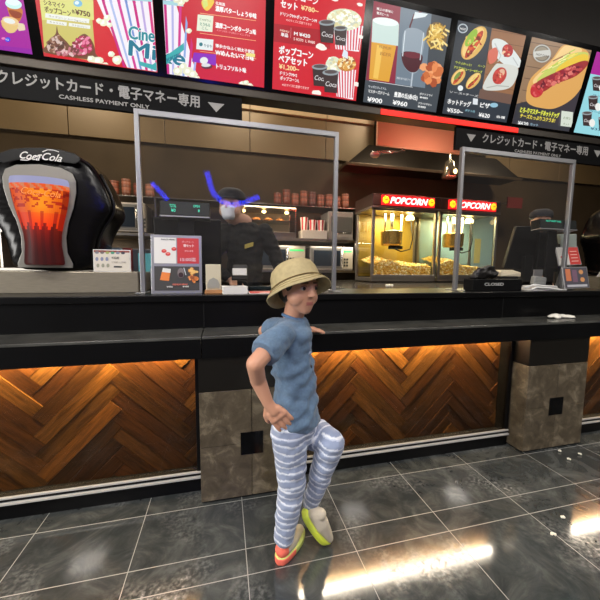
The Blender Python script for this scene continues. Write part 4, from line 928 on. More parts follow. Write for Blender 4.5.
def pile(x0, x1, hl, hr, label, seed):
    rnd = random.Random(seed); y0, y1 = 2.14, 2.51; b = MB(); nx, ny = 26, 12; z0 = 1.10
    def h(u, v): return z0+.05+(hl*(1-u)+hr*u)*(math.sin(min(1, u*1.15+.1)*math.pi)**.7 if False else 1)*(.55+.45*v)+.02*noise.noise(V((u*4+seed, v*3, 0)))+.06*math.exp(-((u-.22)/.16)**2)
    g = [[V((x0+(x1-x0)*i/nx, y0+(y1-y0)*j/ny, h(i/nx, j/ny))) for j in range(ny+1)] for i in range(nx+1)]
    vs = [p for r in g for p in r]; b.add(vs, [(i*(ny+1)+j, (i+1)*(ny+1)+j, (i+1)*(ny+1)+j+1, i*(ny+1)+j+1) for i in range(nx) for j in range(ny)], col=(222, 176, 84))
    for i in range(nx):
        for j in (0,): b.add([V((g[i][0].x, y0, z0)), V((g[i+1][0].x, y0, z0)), g[i+1][0], g[i][0]], [(0, 1, 2, 3)], col=(222, 176, 84))
    for k in range(900):
        u, v = rnd.random(), rnd.random()**1.6; z = h(u, v) if k % 3 else z0+.01+(h(u, 0)-z0)*rnd.random()
        y = y0+(y1-y0)*v if k % 3 else y0-.002
        b.ball((x0+(x1-x0)*u, y, z+.002), rnd.uniform(.009, .015), sub=1, jit=.3, col=rnd.choice([(250, 226, 150), (238, 200, 100), (255, 240, 190), (225, 170, 70)]))
    o = b.build('popcorn_pile', attr_mat('popcorn', .7)); tag(o, label, 'popcorn', kind='stuff')
pile(2.965, 3.725, .14, .12, 'pile of yellow popcorn inside the left popcorn machine', 2)
pile(3.84, 4.60, .17, .07, 'pile of yellow popcorn inside the right popcorn machine', 6)
# ================================================================== HOOD AND PEACH PANEL
HL = onY(347, 163, 3.1); HR = onY(520, 184, 3.1); hz_ = HL.z
t = thing('exhaust_hood', 'dark steel exhaust hood over the popcorn machines', 'hood', ((HL.x+HR.x)/2, 3.3, hz_))
b = MB(); lo = [V((HL.x, 3.1, hz_)), V((HR.x, 3.1, hz_)), V((HR.x, 3.5, hz_)), V((HL.x, 3.5, hz_))]; hi = [V((HL.x+.42, 3.3, hz_+.36)), V((HR.x-.3, 3.3, hz_+.36)), V((HR.x-.3, 3.5, hz_+.36)), V((HL.x+.42, 3.5, hz_+.36))]
b.loft([lo, hi], smooth=False); b.build('canopy', darksteel, t)
b = MB(); b.box(HL.x-.02, HR.x+.02, 3.085, 3.1, hz_-.025, hz_+.015); b.box(HL.x-.02, HL.x, 3.1, 3.5, hz_-.025, hz_+.015); b.build('rim', mat('hood rim steel', (120, 104, 84), .3, .8), t, .002)
box('duct', darksteel, HL.x+.6, HR.x-.5, 3.32, 3.5, hz_+.36, 4.2, t)
pe = thing('peach_fascia', 'peach fascia panel hanging under the red glowing rail', 'panel', (3.15, 1.62, 2.34))
box('panel', mat('peach laminate', (214, 150, 118), .35), 2.70, 3.615, 1.6, 1.63, 2.345, 2.72, pe, .003)
for x in (2.8, 3.5): box('hanger', alu, x, x+.02, 1.61, 1.62, 2.72, 4.2, pe)
# lamps by the hood
p0 = onY(372, 154, 1.615); p1 = onY(405, 151, 1.615); t = thing('work_lamp', 'small silver clamp lamp under the left end of the peach panel', 'lamp', (p0.x+.05, 1.615, p0.z))
MB().tube([p0, p1], .010).build('arm', chrome, t); MB().ball(p0+V((.03, 0, -.005)), (.05, .035, .03)).build('head', mat('pinkish steel', (190, 150, 138), .3, .5), t); MB().tube([p0+V((0, 0, .02)), p0+V((.14, 0, .04)), p1], .005).build('wire', chrome, t); MB().tube([p1-V((.03, 0, 0)), V((p1.x-.03, 1.615, 2.35))], .008).build('clamp', chrome, t)
t = thing('spot_lamp', 'metal spot lamp hanging in front of the hood', 'lamp', onY(449, 176, 2.3))
p_ = onY(449, 178, 2.3); MB().lathe([(.085, 0), (.09, .01), (.055, .19), (.02, .22), (.015, .3)], p_, 20).build('shade', mat('lamp steel', (190, 184, 160), .18, .9), t)
MB().ball(p_+V((.02, -.085, .06)), (.022, .012, .03)).build('bulb', mat('warm bulb', (255, 220, 150)), t)
# ================================================================== REAR KITCHEN RUN
rc = thing('rear_counter', 'long steel counter along the kitchen back wall', 'counter', (1.6, 3.3, 0))
box('top', steel, -3.0, 6.5, 3.0, 3.55, 1.13, 1.165, rc, .004); box('cabinet', darksteel, -3.0, 6.5, 3.04, 3.55, 0, 1.13, rc)
sf = thing('kitchen_shelf', 'steel wall shelf over the microwaves carrying cups and display case', 'shelf', (1.5, 3.3, 1.55))
box('lower_board', steel, -2.5, 3.2, 3.05, 3.55, 1.565, 1.60, sf, .003)
box('upper_board', steel, -2.5, 3.2, 3.12, 3.55, 2.045, 2.06, sf, .003)
for x in (-1.2, .45, 1.35, 3.15): box('bracket', steel, x, x+.02, 3.1, 3.55, 1.165, 2.06, sf)
def microwave(x0, x1, z0, z1, label, panel=.72, glow=None):
    t = thing('microwave', label, 'microwave', ((x0+x1)/2, 3.25, z0), 'microwaves on the kitchen run')
    box('body', mat('microwave steel', (178, 170, 160), .4, .2), x0, x1, 3.1, 3.5, z0, z1, t, .006)
    w = x1-x0; xp = x0+w*panel
    d = box('door', mat('microwave door', (120, 118, 112), .3, .2), x0+.015, xp, 3.085, 3.1, z0+.02, z1-.02, t, .003)
    box('window', mat('dark window', (34, 42, 52), .1), x0+.05, xp-.035, 3.081, 3.085, z0+.055, z1-.055, d)
    MB().tube([(xp-.012, 3.065, z0+.04), (xp-.012, 3.065, z1-.04)], .008).build('handle', chrome, d)
    p = box('control_panel', cream, xp+.008, x1-.01, 3.088, 3.1, z0+.02, z1-.02, t, .002)
    box('clock', mat('clock green', (80, 220, 120), .4, emit=.6), xp+.02, x1-.025, 3.086, 3.088, z1-.075, z1-.05, p)
    b = MB()
    for i in range(2):
        for j in range(3): b.box(xp+.022+i*.04, xp+.022+i*.04+.025, 3.084, 3.088, z0+.05+j*.045, z0+.05+j*.045+.025)
    b.build('keypad', mat('dark grey plastic', (55, 54, 52)), p)
microwave(1.62, 2.40, 1.17, 1.50, 'microwave with cream control panel behind the staff member', .68)
microwave(2.47, 3.12, 1.17, 1.50, 'microwave right of the shield post beside the popcorn machine', .74)
microwave(-.06, .34, 1.62, 1.97, 'small microwave on the shelf right of the cola dispenser', .8)
t = thing('toaster_oven', 'small steel oven on the shelf above the right microwave', 'oven', (2.95, 3.25, 1.6))
box('body', mat('microwave steel', (150, 142, 134)), 2.74, 3.12, 3.12, 3.5, 1.605, 2.0, t, .006); d = box('door', mat('microwave door', (70, 72, 74)), 2.78, 3.1, 3.105, 3.12, 1.72, 1.93, t, .003); MB().tube([(2.8, 3.09, 1.70), (3.08, 3.09, 1.70)], .008).build('handle', chrome, d)
# heated display case
t = thing('display_case', 'lit glass display case on the shelf behind the staff member', 'display case', (1.85, 3.3, 1.6))
box('base', steel, 1.45, 2.26, 3.08, 3.5, 1.603, 1.68, t, .004); box('roof', steel, 1.45, 2.26, 3.08, 3.5, 1.99, 2.015, t, .004)
box('back', mat('case back', (190, 165, 135), .5), 1.46, 2.25, 3.48, 3.49, 1.68, 1.99, t)
b = MB()
for x in (1.45, 2.245):
    for y in (3.08, 3.485): b.box(x, x+.015, y, y+.015, 1.68, 1.99)
b.build('posts', chrome, t); box('rack', chrome, 1.47, 2.24, 3.12, 3.47, 1.83, 1.836, t)
box('glass', caseglass, 1.466, 2.244, 3.085, 3.089, 1.68, 1.99, t)
for x in (1.55, 1.83, 2.15): MB().ball((x, 3.2, 1.962), (.03, .03, .022)).build('lamp', mat('warm bulb', (255, 220, 150)), t)
bun = mat('baked bun', (190, 120, 60), .6, noise_amt=.2, scale=20)
for k in range(4):
    o = MB().ball((1.56+k*.17, 3.28, 1.866), (.062, .09, .028)).build('hot_dog_bun', bun); tag(o, 'baked bun lying on the rack inside the lit display case', 'bun', 'buns in the display case')
# popcorn buckets on the shelf
def cup(x, y, z, r0, r1, h, name, label, group, n=9, cols=((238, 232, 226), (196, 40, 48)), cat='cup'):
    b = MB(); k = n*2
    for i in range(k):
        a0, a1 = 2*math.pi*i/k, 2*math.pi*(i+1)/k; c = cols[i % 2]
        b.add([V((x+r0*math.cos(a0), y+r0*math.sin(a0), z)), V((x+r0*math.cos(a1), y+r0*math.sin(a1), z)), V((x+r1*math.cos(a1), y+r1*math.sin(a1), z+h)), V((x+r1*math.cos(a0), y+r1*math.sin(a0), z+h))], [(0, 1, 2, 3)], col=c)
        b.add([V((x, y, z)), V((x+r0*math.cos(a1), y+r0*math.sin(a1), z)), V((x+r0*math.cos(a0), y+r0*math.sin(a0), z))], [(0, 1, 2)], col=cols[0])
    o = b.build(name, printed); return tag(o, label, cat, group)
t = thing('shelf_tray', 'white tray edge on the shelf under the red and white popcorn boxes', 'tray', (2.5, 3.2, 1.60)); box('tray', mat('tray white', (205, 195, 185), .5), 2.34, 2.71, 3.07, 3.3, 1.603, 1.72, t, .004)
lbs = ['red and white striped popcorn box right beside the display case', 'red and white striped popcorn box in the middle of the shelf tray', 'red and white striped popcorn box at the right of the shelf tray']
for i, x in enumerate((2.40, 2.52, 2.645)):
    cup(x, 3.18, 1.722, .045, .058, .15+.03*(i == 0), 'popcorn_box', lbs[i], 'popcorn boxes on the shelf tray', 6)
# rows of stacked cups along the upper shelf
rnd = random.Random(5)
spots = [(-1.1+i*.135, 3.2, 'left') for i in range(12)]+[(2.02+i*.125, 3.2, 'right') for i in range(9)]
for i, (x, y, sd) in enumerate(spots):
    hgt = rnd.uniform(.15, .21)
    b = MB(); tone = rnd.choice([(104, 50, 34), (124, 66, 44), (88, 42, 32), (130, 78, 56)])
    for q in range(5): b.lathe([(.042, 0), (.055, hgt/5*1.6)], (x, y, 2.061+q*hgt/5*.85), 12, cap=True, col=tone if q % 2 == 0 else tuple(min(255, c*1.25) for c in tone))
    o = b.build('cup_stack', printed)
    tag(o, 'stack of reddish brown cups on the upper shelf at the %s of the kitchen' % ('left' if sd == 'left' else 'centre right'), 'cup stack', 'cup stacks on the upper shelf, %s' % sd)
# things seen between the cola dispenser and the shield post
t = thing('blue_screen_printer', 'grey machine with a teal screen beside the left shield post', 'machine', (.72, 1.15, 1.03)); box('body', mat('machine grey', (92, 96, 100), .5), .58, .86, 1.1, 1.3, 1.03, 1.30, t, .01); box('screen', mat('teal screen', (90, 170, 175), .3, emit=.35), .72, .84, 1.094, 1.1, 1.14, 1.27, t, .002)
box('side_table', mat('dark laminate', (40, 38, 36), .4), .2, .9, 1.02, 1.5, 0, 1.028); tag(SC.objects['side_table'], 'dark side worktop behind the cola plinth carrying the teal-screened machine', 'worktop')
for i, (x, c, lb) in enumerate(((.60, (150, 180, 205), 'pale blue carton behind the drinks card'), (.665, (130, 30, 30), 'dark red carton behind the drinks card'))):
    o = MB().box(x-.025, x+.025, 1.055, 1.09, 1.03, 1.30, col=c).build('carton', printed); tag(o, lb, 'carton')
# pale wall notice beside right popcorn machine
o = box('yellow_notice', mat('yellow paper', (205, 190, 120), .7), 4.70, 4.80, 2.526, 2.5305, 1.28, 1.62); 
tag(o, 'pale yellow notice right of the popcorn machines', 'notice')
o = box('blue_door_panel', mat('pale blue panel', (150, 180, 200), .4), 4.66, 5.0, 2.53, 2.58, 1.03, 2.05); tag(o, 'pale blue refrigerator panel right of the popcorn machines', 'refrigerator panel')
t = thing('red_reflection_board', 'red board imitating a reddish reflection beyond the right shield', 'sign', onY(520, 200, 3.3)); p_ = onY(515, 201, 3.3)
box('board', mat('red reflection tone', (110, 34, 30), .6), p_.x-.15, p_.x+.16, 3.3, 3.32, p_.z-.12, p_.z+.06, t); box('bracket', steel, p_.x-.01, p_.x+.01, 3.32, 3.6, p_.z-.01, p_.z+.01, t)  # red board put in to imitate a reddish reflection
# ================================================================== PEOPLE
skinm = attr_mat('skin', .5, sheen=.1)
SKIN = (205, 150, 120)
def Bp(x, y, Y): return onY(x, y, Y)
def headframe(C, fwd, tilt=0.):
    f = V(fwd).normalized(); up = (V((0, 0, 1))+f*tilt).normalized(); f = (f-up*f.dot(up)).normalized(); l = up.cross(f)
    M3 = Matrix((f, l, up)).transposed(); return V(C), M3
def head_chains(C, M3, s):
    """x forward, y left, z up, s = head height"""
    P = lambda x, y, z: C+M3 @ V((x*s, y*s, z*s)); R = M3
    E_ = lambda x, y, z, rx, ry, rz: (P(x, y, z), (rx*s, ry*s, rz*s), R)
    ch = [[E_(-.06, 0, .10, .39, .33, .35)], [E_(.02, 0, .05, .34, .315, .36), E_(.10, 0, -.22, .24, .22, .20), E_(.2, 0, -.38, .10, .10, .08)],
          [E_(.11, .15, -.15, .19, .155, .17)], [E_(.11, -.15, -.15, .19, .155, .17)],            # cheeks
          [E_(.36, 0, .02, .03, .03, .04), E_(.415, 0, -.10, .042, .05, .035)], [E_(.385, .035, -.11, .03, .025, .022)], [E_(.385, -.035, -.11, .03, .025, .022)],  # nose
          [E_(.295, .05, -.235, .045, .04, .018), E_(.312, 0, -.228, .045, .03, .018), E_(.295, -.05, -.235, .045, .04, .018)],
          [E_(.29, .04, -.27, .042, .035, .018), E_(.305, 0, -.272, .045, .03, .02), E_(.29, -.04, -.27, .042, .035, .018)],
          [E_(.275, .16, .12, .05, .07, .03), E_(.305, .05, .11, .04, .05, .03)], [E_(.275, -.16, .12, .05, .07, .03), E_(.305, -.05, .11, .04, .05, .03)]]
    for sg in (1, -1):
        ch.append([E_(-.03, sg*.335, .02, .06, .028, .075), E_(-.02, sg*.33, -.10, .035, .02, .04)])
    return ch
def head_colour(C, M3, s, base):
    inv = M3.transposed()
    def f(p):
        q = inv @ (p-C)/s
        if q.length < .7 and q.x > .25:
            if abs(q.y) < .078 and -.285 < q.z < -.218 and q.x > .30: return (182, 108, 96)
        if q.length < .7 and q.x > .1 and abs(abs(q.y)-.14) < .085 and .115 < q.z < .15: return (110, 78, 60)
        return base
    return f
def eyes(C, M3, s, parent):
    for sg in (1, -1):
        c = C+M3 @ V((.287*s, sg*.135*s, .03*s)); b = MB(); b.ball(c, (.055*s, .060*s, .042*s), M=M3.to_4x4(), sub=2)
        e = b.build('eye', mat('eye white', (190, 176, 164), .8), parent)
        MB().ball(C+M3 @ V((.325*s, sg*.137*s, .03*s)), (.022*s, .036*s, .036*s), M=M3.to_4x4(), sub=2).build('iris', mat('dark iris', (24, 16, 12), .35), e)
        b = MB(); pts = [C+M3 @ V((x*s, sg*y*s, z*s)) for x, y, z in ((.322, .075, .045), (.343, .105, .073), (.340, .145, .08), (.315, .195, .058))]
        b.tube(pts, .010*s).build('eyelid', mat('eyelid', (150, 100, 80), .5), e)
def hand_chains(wr, dirv, nrm, s, curl=.5, side=1):
    """wr wrist, dirv towards the fingers, nrm out of the back of the hand"""
    d = V(dirv).normalized(); n = V(nrm); n = (n-d*n.dot(d)).normalized(); w = d.cross(n)*side
    P = lambda a, b, c: wr+(d*a+w*b+n*c)*s
    ch = [[(wr, .16*s), (P(.30, 0, 0), .15*s)], [(P(.28, .16, 0), .10*s), (P(.50, .2, 0), .095*s), (P(.50, -.2, 0), .09*s), (P(.26, -.12, 0), .10*s), (P(.28, .16, 0), .10*s)], [(P(.35, 0, 0), .11*s), (P(.5, 0, 0), .10*s)]]
    for i, (b, L) in enumerate(((.22, .40), (.075, .45), (-.075, .42), (-.215, .33))):
        p = P(.48, b, 0); pts = [(P(.36, b*.8, 0), .07*s), (p, .068*s)]; a = 0; cur = p
        for seg in (.45, .32, .23):
            a += curl*.7; cur = cur+(d*math.cos(a)-n*math.sin(a)+w*b*.3)*(L*seg*s*1.05); pts.append((cur, (.064 if seg > .3 else .055)*s))
        ch.append(pts)
    ch.append([(P(.10, .12, -.02), .085*s), (P(.27, .30, -.06), .075*s), (P(.42, .36, -.10), .066*s), (P(.52, .37, -.14), .056*s)])
    return ch
def dist_seg(p, a, b):
    ab = b-a; t = max(0, min(1, (p-a).dot(ab)/ab.length_squared)); return (p-(a+ab*t)).length, t
# ------------------------------------------------------------------ the boy
base = onZ(285, 552, 0)
boy = thing('person', 'boy in bucket hat, blue shirt and striped trousers leaning on the counter ledge', 'person', (base.x, base.y, 0))
hipN, hipF = Bp(289, 428, -.09), Bp(303, 427, .05)
kneeN, ankN = Bp(292, 482, -.085), Bp(284, 540, -.075)
kneeF, ankF = Bp(331, 443, -.11), Bp(311, 503, -.03)
toeF = onZ(324, 537, .022); heelF = Bp(303, 510, -.01)
shN, shF = Bp(281, 335, -.13), Bp(280, 328, .10)
elN, wrN = Bp(255, 364, -.23), Bp(268, 403, -.188)
elF, wrF = Bp(264, 331, .21), Bp(303, 327, .265)
chest, belly, neck0 = Bp(290, 348, -.02), Bp(296, 388, -.03), Bp(293, 317, -.02)
hd = Bp(299, 289, -.05); HS = .205
C, M3 = headframe(hd, (.42, -.91, 0), .0)
neck1 = C+M3 @ V((-.05*HS, 0, -.25*HS))
ch = head_chains(C, M3, HS)
ch += [[(neck0, (.04, .045, .04)), (neck1, (.042, .042, .05))]]
ch += [[(neck0-V((0, 0, .03)), (.05, .075, .035)), (chest, (.07, .095, .08)), (belly, (.07, .088, .08)), ((hipN+hipF)/2+V((0, 0, .0)), (.062, .078, .05))]]
ch += [[(shN, .036), (elN, .030), (Bp(258, 380, -.185), .028), (wrN, .020)], [(shF, .036), (elF, .028), (wrF, .019)]]
ch += [[(shN, .036), (chest+V((0, 0, .06)), (.05, .06, .05)), (shF, .036)]]
ch += [[(hipN, .056), (kneeN, .046), (ankN, .030), (ankN-V((0, 0, .02)), .028)], [(hipF, .056), (kneeF, .042), (ankF, .030)], [(hipN, .056), (hipF, .056)]]
# hands: right one on the hip, left one lying on the ledge
ch += hand_chains(wrN, Bp(285, 424, -.196)-wrN, V((-.35, -1, .2)), .125, .16, 1)
ch += hand_chains(V((wrF.x, wrF.y, .874)), V((1, -.12, -.05)), V((0, 0, 1)), .118, .22, -1)
col_h = head_colour(C, M3, HS, SKIN)
body_mesh('body', ch, .0035, col_h, skinm, boy, 6)
eyes(C, M3, HS, boy)
inv = M3.transposed()
# hair below the hat
HP = lambda x, y, z: C+M3 @ V((x*HS, y*HS, z*HS))
hc = [[(HP(-.08, 0, .06), (.40*HS, .345*HS, .34*HS), M3)], [(HP(-.20, 0, -.05), (.28*HS, .30*HS, .25*HS), M3), (HP(-.22, 0, -.20), (.17*HS, .2*HS, .12*HS), M3)],
      [(HP(.1, .30, .10), (.06*HS, .04*HS, .10*HS), M3)], [(HP(.1, -.30, .10), (.06*HS, .04*HS, .10*HS), M3)]]
body_mesh('hair', hc, .004, lambda p: (30, 24, 20), attr_mat('black hair', .45, bump=.5), boy, 2, .003)
# bucket hat, tipped back
HC, HM = headframe(C+M3 @ V((-.085*HS, 0, .075*HS)), M3 @ V((1, 0, 0)), -.52)
HM4 = HM.to_4x4()
def hatring(r, z, n=48, wob=0, sq=1.0):
    return [HC+HM @ V((r*1.1*math.cos(t)*(1), r*sq*math.sin(t), z+wob*math.sin(3*t+1)+wob*.6*math.sin(5*t))) for t in [2*math.pi*i/n for i in range(n)]]
khaki = mat('khaki cotton', (176, 160, 118), .85, noise_amt=.10, scale=60, bump=.25)
b = MB(); b.loft([hatring(.124, -.037, wob=.005), hatring(.112, -.021, wob=.003), hatring(.098, -.006), hatring(.0955, 0), hatring(.0945, .004), hatring(.0935, .025), hatring(.090, .047), hatring(.082, .067), hatring(.066, .081), hatring(.04, .089), hatring(.003, .092)][::1], cap=False)
o = b.build('bucket_hat', khaki, boy); s_ = o.modifiers.new('S', 'SOLIDIFY'); s_.thickness = .004; s_.offset = -1
b = MB(); b.tube(hatring(.1005, -.002)+[hatring(.1005, -.002)[0]], .0022).build('hat_seam', mat('khaki seam', (118, 100, 62), .9), o)
for rr, zz in ((.1075, -.0155), (.1165, -.027)):
    b = MB(); r_ = hatring(rr, zz+.002, wob=.0035); b.tube(r_+[r_[0]], .0009).build('hat_stitch', mat('khaki stitch', (160, 142, 96), .9), o)
# t-shirt
shirtcol = (94, 119, 144)
NN = 1.0
slN = shN.lerp(elN, .58); slF = shF.lerp(elF, .5)
sc2 = [[(neck0-V((0, 0, .018)), (.058, .066, .024)), (Bp(292, 332, -.025), (.080, .112, .045)), (chest, (.084, .108, .08)), (belly, (.083, .104, .08)), (Bp(295, 416, -.04), (.095, .125, .04))],
       [(shN+V((0, 0, -.004)), .046), (slN, .053)], [(shF, .045), (slF, .050)],
       [(neck0-V((0, 0, .018)), (.05, .05, .022)), (shN+V((.008, 0, 0)), .042)], [(neck0-V((0, 0, .018)), (.05, .05, .022)), (shF, .042)]]
dN = (elN-shN).normalized(); dF = (elF-shF).normalized()
def shirt_post(p):
    # flatten the sleeve ends and the hem
    q = (p-slN).dot(dN)
    if q > .018 and (p-slN).length < .09: p = p-dN*(q-.018)*.9
    q = (p-slF).dot(dF)
    if q > .014 and (p-slF).length < .09: p = p-dF*(q-.014)*.9
    if p.z < chest.z+.02:
        c_ = belly; r_ = V((p.x-c_.x, p.y-c_.y, 0)); k_ = min(1, (chest.z+.02-p.z)/.06)
        p = p+r_.normalized()*.0042*k_*math.sin(85*(p.z-.75*p.x)+4*noise.noise(p*9))
    zh = Bp(297, 426, -.03).z
    if p.z < zh: p.z = zh+(p.z-zh)*.1
    return p
def shirt_col(p):
    k = 1+.10*noise.noise(p*160)+.05*noise.noise(p*40)
    return tuple(c*k for c in shirtcol)
sh_o = body_mesh('t_shirt', sc2, .0055, shirt_col, attr_mat('blue cotton', .9, bump=.12, sheen=.2), boy, 5, .0065, shirt_post)
# neck ribbing and small chest print
b = MB(); r0_ = [neck0+V((.043*math.cos(t)+.004, .050*math.sin(t), -.004-.014*math.cos(t))) for t in [2*math.pi*i/24 for i in range(25)]]
b.tube(r0_, .007).build('collar', mat('blue rib', (86, 116, 150), .9), sh_o)
pr = MB()
for q, c in (((306, 343), (190, 198, 215)), ((308, 348), (190, 196, 212)), ((309, 353), (170, 180, 200)), ((310, 367), (40, 34, 40)), ((311, 371), (70, 44, 40))):
    p_ = Bp(q[0], q[1], -.098); d = (p_-CAM).normalized()
    pr.ball(p_, (.010, .004, .011), sub=1, col=c)
pr.build('chest_print', printed, sh_o)
# striped trousers
legs = [(hipN+V((0, 0, .02)), kneeN, 0), (kneeN, ankN, .232), (hipF+V((0, 0, .02)), hipF.lerp(kneeF, .82), .01), (kneeF, ankF, .245)]
def pant_col(p):
    best = None
    for a, c, off in legs:
        d_, t_ = dist_seg(p, a, c); al = (p-a).dot((c-a).normalized())
        if best is None or d_ < best[0]: best = (d_, off+al, p, a, c)
    ax = (best[4]-best[3]).normalized(); s_ = best[1]+.012*noise.noise(p*12)
    ph = (s_ % .029)/.029
    if ph < .18: return (224, 228, 236)
    if ph < .28: return (190, 200, 218)
    return (140, 152, 178)
pc = [[(Bp(297, 418, -.035), (.084, .110, .03)), ((hipN+hipF)/2-V((0, 0, .01)), (.085, .108, .05))],
      [(hipN-V((0, 0, .018)), .071), (hipN.lerp(kneeN, .5), .064), (kneeN, .055), (kneeN.lerp(ankN, .5), .048), (ankN+V((0, 0, .018)), .040)],
      [(hipF-V((0, 0, .02)), .072), (hipF.lerp(kneeF, .5), .064), (kneeF, .053), (kneeF.lerp(ankF, .5), .046), (ankF, .036)]]
tr_ = body_mesh('trousers', pc, .0045, pant_col, attr_mat('striped cotton', .9, bump=.1, sheen=.2), boy, 3, .0055)
# shoes
def shoe(heel, toe, up, label, solecol, heelcol):
    h, t_ = V(heel), V(toe); d = (t_-h).normalized(); L = (t_-h).length; u = V(up); u = (u-d*u.dot(d)).normalized(); w = d.cross(u)
    hw = lambda a: .033*(1-.10*math.cos(a*math.pi*2-.5))*math.sqrt(max(0, 1-abs(2*a-1)**4.5)) + .003
    n = 24; top = []; bot = []
    for a in [i/n for i in range(n+1)]: top.append((a, hw(a)))
    ol = top+[(a, -w_) for a, w_ in reversed(top)]
    mb = MB(); r = []
    for z, k in ((0, .94), (.006, 1.0), (.020, 1.02), (.027, .97)):
        r.append([h+d*(a*L)+w*(q*k)+u*(z+.006*(max(0, a-.75)*4)**2*.6) for a, q in ol])
    mb.loft(r); 
    # colour the heel end of the sole
    for i, f in enumerate(mb.f):
        c = sum((mb.v[j] for j in f), V((0, 0, 0)))/len(f); a = (c-h).dot(d)/L
        mb.c[i] = heelcol if a < .42 else solecol
    sr = thing_part(label)
    so = mb.build('sole', attr_mat('shoe foam', .6), boy)
    up_ = [[(h+d*(.17*L)+u*.045, .030), (h+d*(.45*L)+u*.040, (.034)), (h+d*(.78*L)+u*.030, .025), (h+d*(.90*L)+u*.026, .021)], [(h+d*(.17*L)+u*.045, .029), (h+d*(.23*L)+u*.066, .025)]]
    uo = body_mesh('shoe_upper', up_, .0035, lambda p: ((196, 186, 166) if (p-h).dot(d)/L > .2 else (heelcol if heelcol[1] < 150 else (196, 186, 166))), attr_mat('knit shoe', .85, bump=.1), boy, 3)
    so['label'] = label+' sole'; uo['label'] = label+' knit upper'
    return so, uo
def thing_part(l): return None
hN = ankN+V((-.055, -.035, 0)); hN.z = .0
print('ankN', ankN, 'ankF', ankF, 'toeF', toeF)
shoe(V((ankN.x-.03, ankN.y-.03, .001)), V((ankN.x+.10, ankN.y+.105, .001)), (0, 0, 1), 'coral and grey standing shoe', (190, 200, 110), (240, 112, 92))
dd = (toeF-ankF)
shoe(ankF+V((-.045, -.015, -.018)), V((toeF.x+.005, toeF.y-.01, .006)), V((.72, -.42, .5)), 'beige shoe with lime green sole', (212, 226, 70), (206, 222, 80))
# ------------------------------------------------------------------ staff
def staff(cx, cy, headc, HSs, face, label, mask=True, hairc=(28, 26, 30), hands=None, hscale=1.0):
    t = thing('person', label, 'person', (cx, cy, 0)); C, M3 = headframe(headc, face, -.05)
    top = headc.z; sz = top-.150; nk = V((cx, cy, top-.20)); P = lambda x, y, z: V((cx+x, cy+y, z))
    ch = head_chains(C, M3, HSs)+[[(P(0, .0, sz+.06), .055), (C+M3 @ V((-.06*HSs, 0, -.25*HSs)), .055)]]
    hz = sz-.56
    ch += [[(P(0, 0, sz-.01), (.12, .08, .05)), (P(0, 0, sz-.25), (.115, .10, .1)), (P(0, 0, hz), (.13, .105, .1))]]
    for s_ in (-1, 1):
        ch += [[(P(s_*.08, 0, hz), .085), (P(s_*.09, 0, hz-.4), .06), (P(s_*.09, .02, .09), .042)], [(P(s_*.09, .04, .05), .045), (P(s_*.09, -.12, .035), .034)]]
    shs = [P(-.15, 0, sz-.02), P(.15, 0, sz-.02)]
    for s_, el, wr in ((0, *hands[0]), (1, *hands[1])):
        ch += [[(shs[s_], .055), (el, .042), (wr, .028)]]; ch += hand_chains(wr, (wr-el).normalized()+V((0, -.2, -.1)), V((0, -.3, 1)), .17, .45, 1 if s_ else -1)
    hcz = head_colour(C, M3, HSs, (196, 150, 125))
    body_mesh('body', ch, .007, hcz, skinm, t, 3)
    eyes(C, M3, HSs, t)
    sc3 = [[(P(0, 0, sz+.03), (.10, .075, .04)), (P(0, 0, sz-.03), (.135, .10, .06)), (P(0, 0, sz-.28), (.13, .115, .1)), (P(0, 0, hz-.02), (.14, .12, .08))]]
    for s_, el, wr in ((0, *hands[0]), (1, *hands[1])): sc3 += [[(shs[s_], .068), (el, .055), (el.lerp(wr, .85), .042)]]
    so = body_mesh('shirt', sc3, .009, lambda p: (11, 11, 12), attr_mat('black cotton', .9, bump=.2), t, 4, .012)
    body_mesh('trousers', [[(P(-.06, 0, hz-.03), (.10, .11, .06)), (P(.06, 0, hz-.03), (.10, .11, .06))]]+[[(P(s_*.08, 0, hz-.03), .10), (P(s_*.09, 0, hz-.4), .075), (P(s_*.09, .02, .11), .06)] for s_ in (-1, 1)], .011, lambda p: (24, 24, 26), attr_mat('black cotton'), t, 3)
    HPs = lambda x, y, z: C+M3 @ V((x*HSs, y*HSs, z*HSs))
    body_mesh('hair', [[(HPs(-.09, 0, .12), (.41*HSs, .35*HSs, .36*HSs), M3)], [(HPs(-.2, 0, -.1), (.25*HSs, .3*HSs, .2*HSs), M3)]], .007, lambda p: hairc, attr_mat('black hair'), t, 2, .004)
    b = MB(); b.lathe([(.33*HSs, .16*HSs), (.40*HSs, .17*HSs), (.415*HSs, .26*HSs), (.39*HSs, .40*HSs), (.28*HSs, .50*HSs), (.05*HSs, .54*HSs)], C+M3 @ V((-.05*HSs, 0, 0)), 24, M=M3.to_4x4())
    b.prism([HPs(.20, -.25, .18), HPs(.42, -.2, .15), HPs(.52, 0, .14), HPs(.42, .2, .15), HPs(.20, .25, .18)], M3 @ V((0, 0, .012)))
    b.build('cap', mat('black cap cloth', (26, 26, 32), .8), t)
    if mask:
        body_mesh('face_mask', [[(HPs(.22, 0, -.1), (.20*HSs, .23*HSs, .10*HSs), M3), (HPs(.20, 0, -.3), (.19*HSs, .19*HSs, .13*HSs), M3)]], .006, lambda p: (214, 216, 222), attr_mat('mask cloth', .8), t, 2)
    return t, so, C, M3
hc_ = onY(231, 207, 1.13)
st, so, C2, M2 = staff(hc_.x+.10, 1.20, hc_, .245, (-.35, -.93, -.2), 'staff member in black shirt, cap and white mask behind the left till',
      hands=((V((hc_.x-.16, 1.13, 1.20)), V((hc_.x-.02, 1.03, 1.10))), (onY(274, 253, 1.17), onY(284, 279, 1.06))))
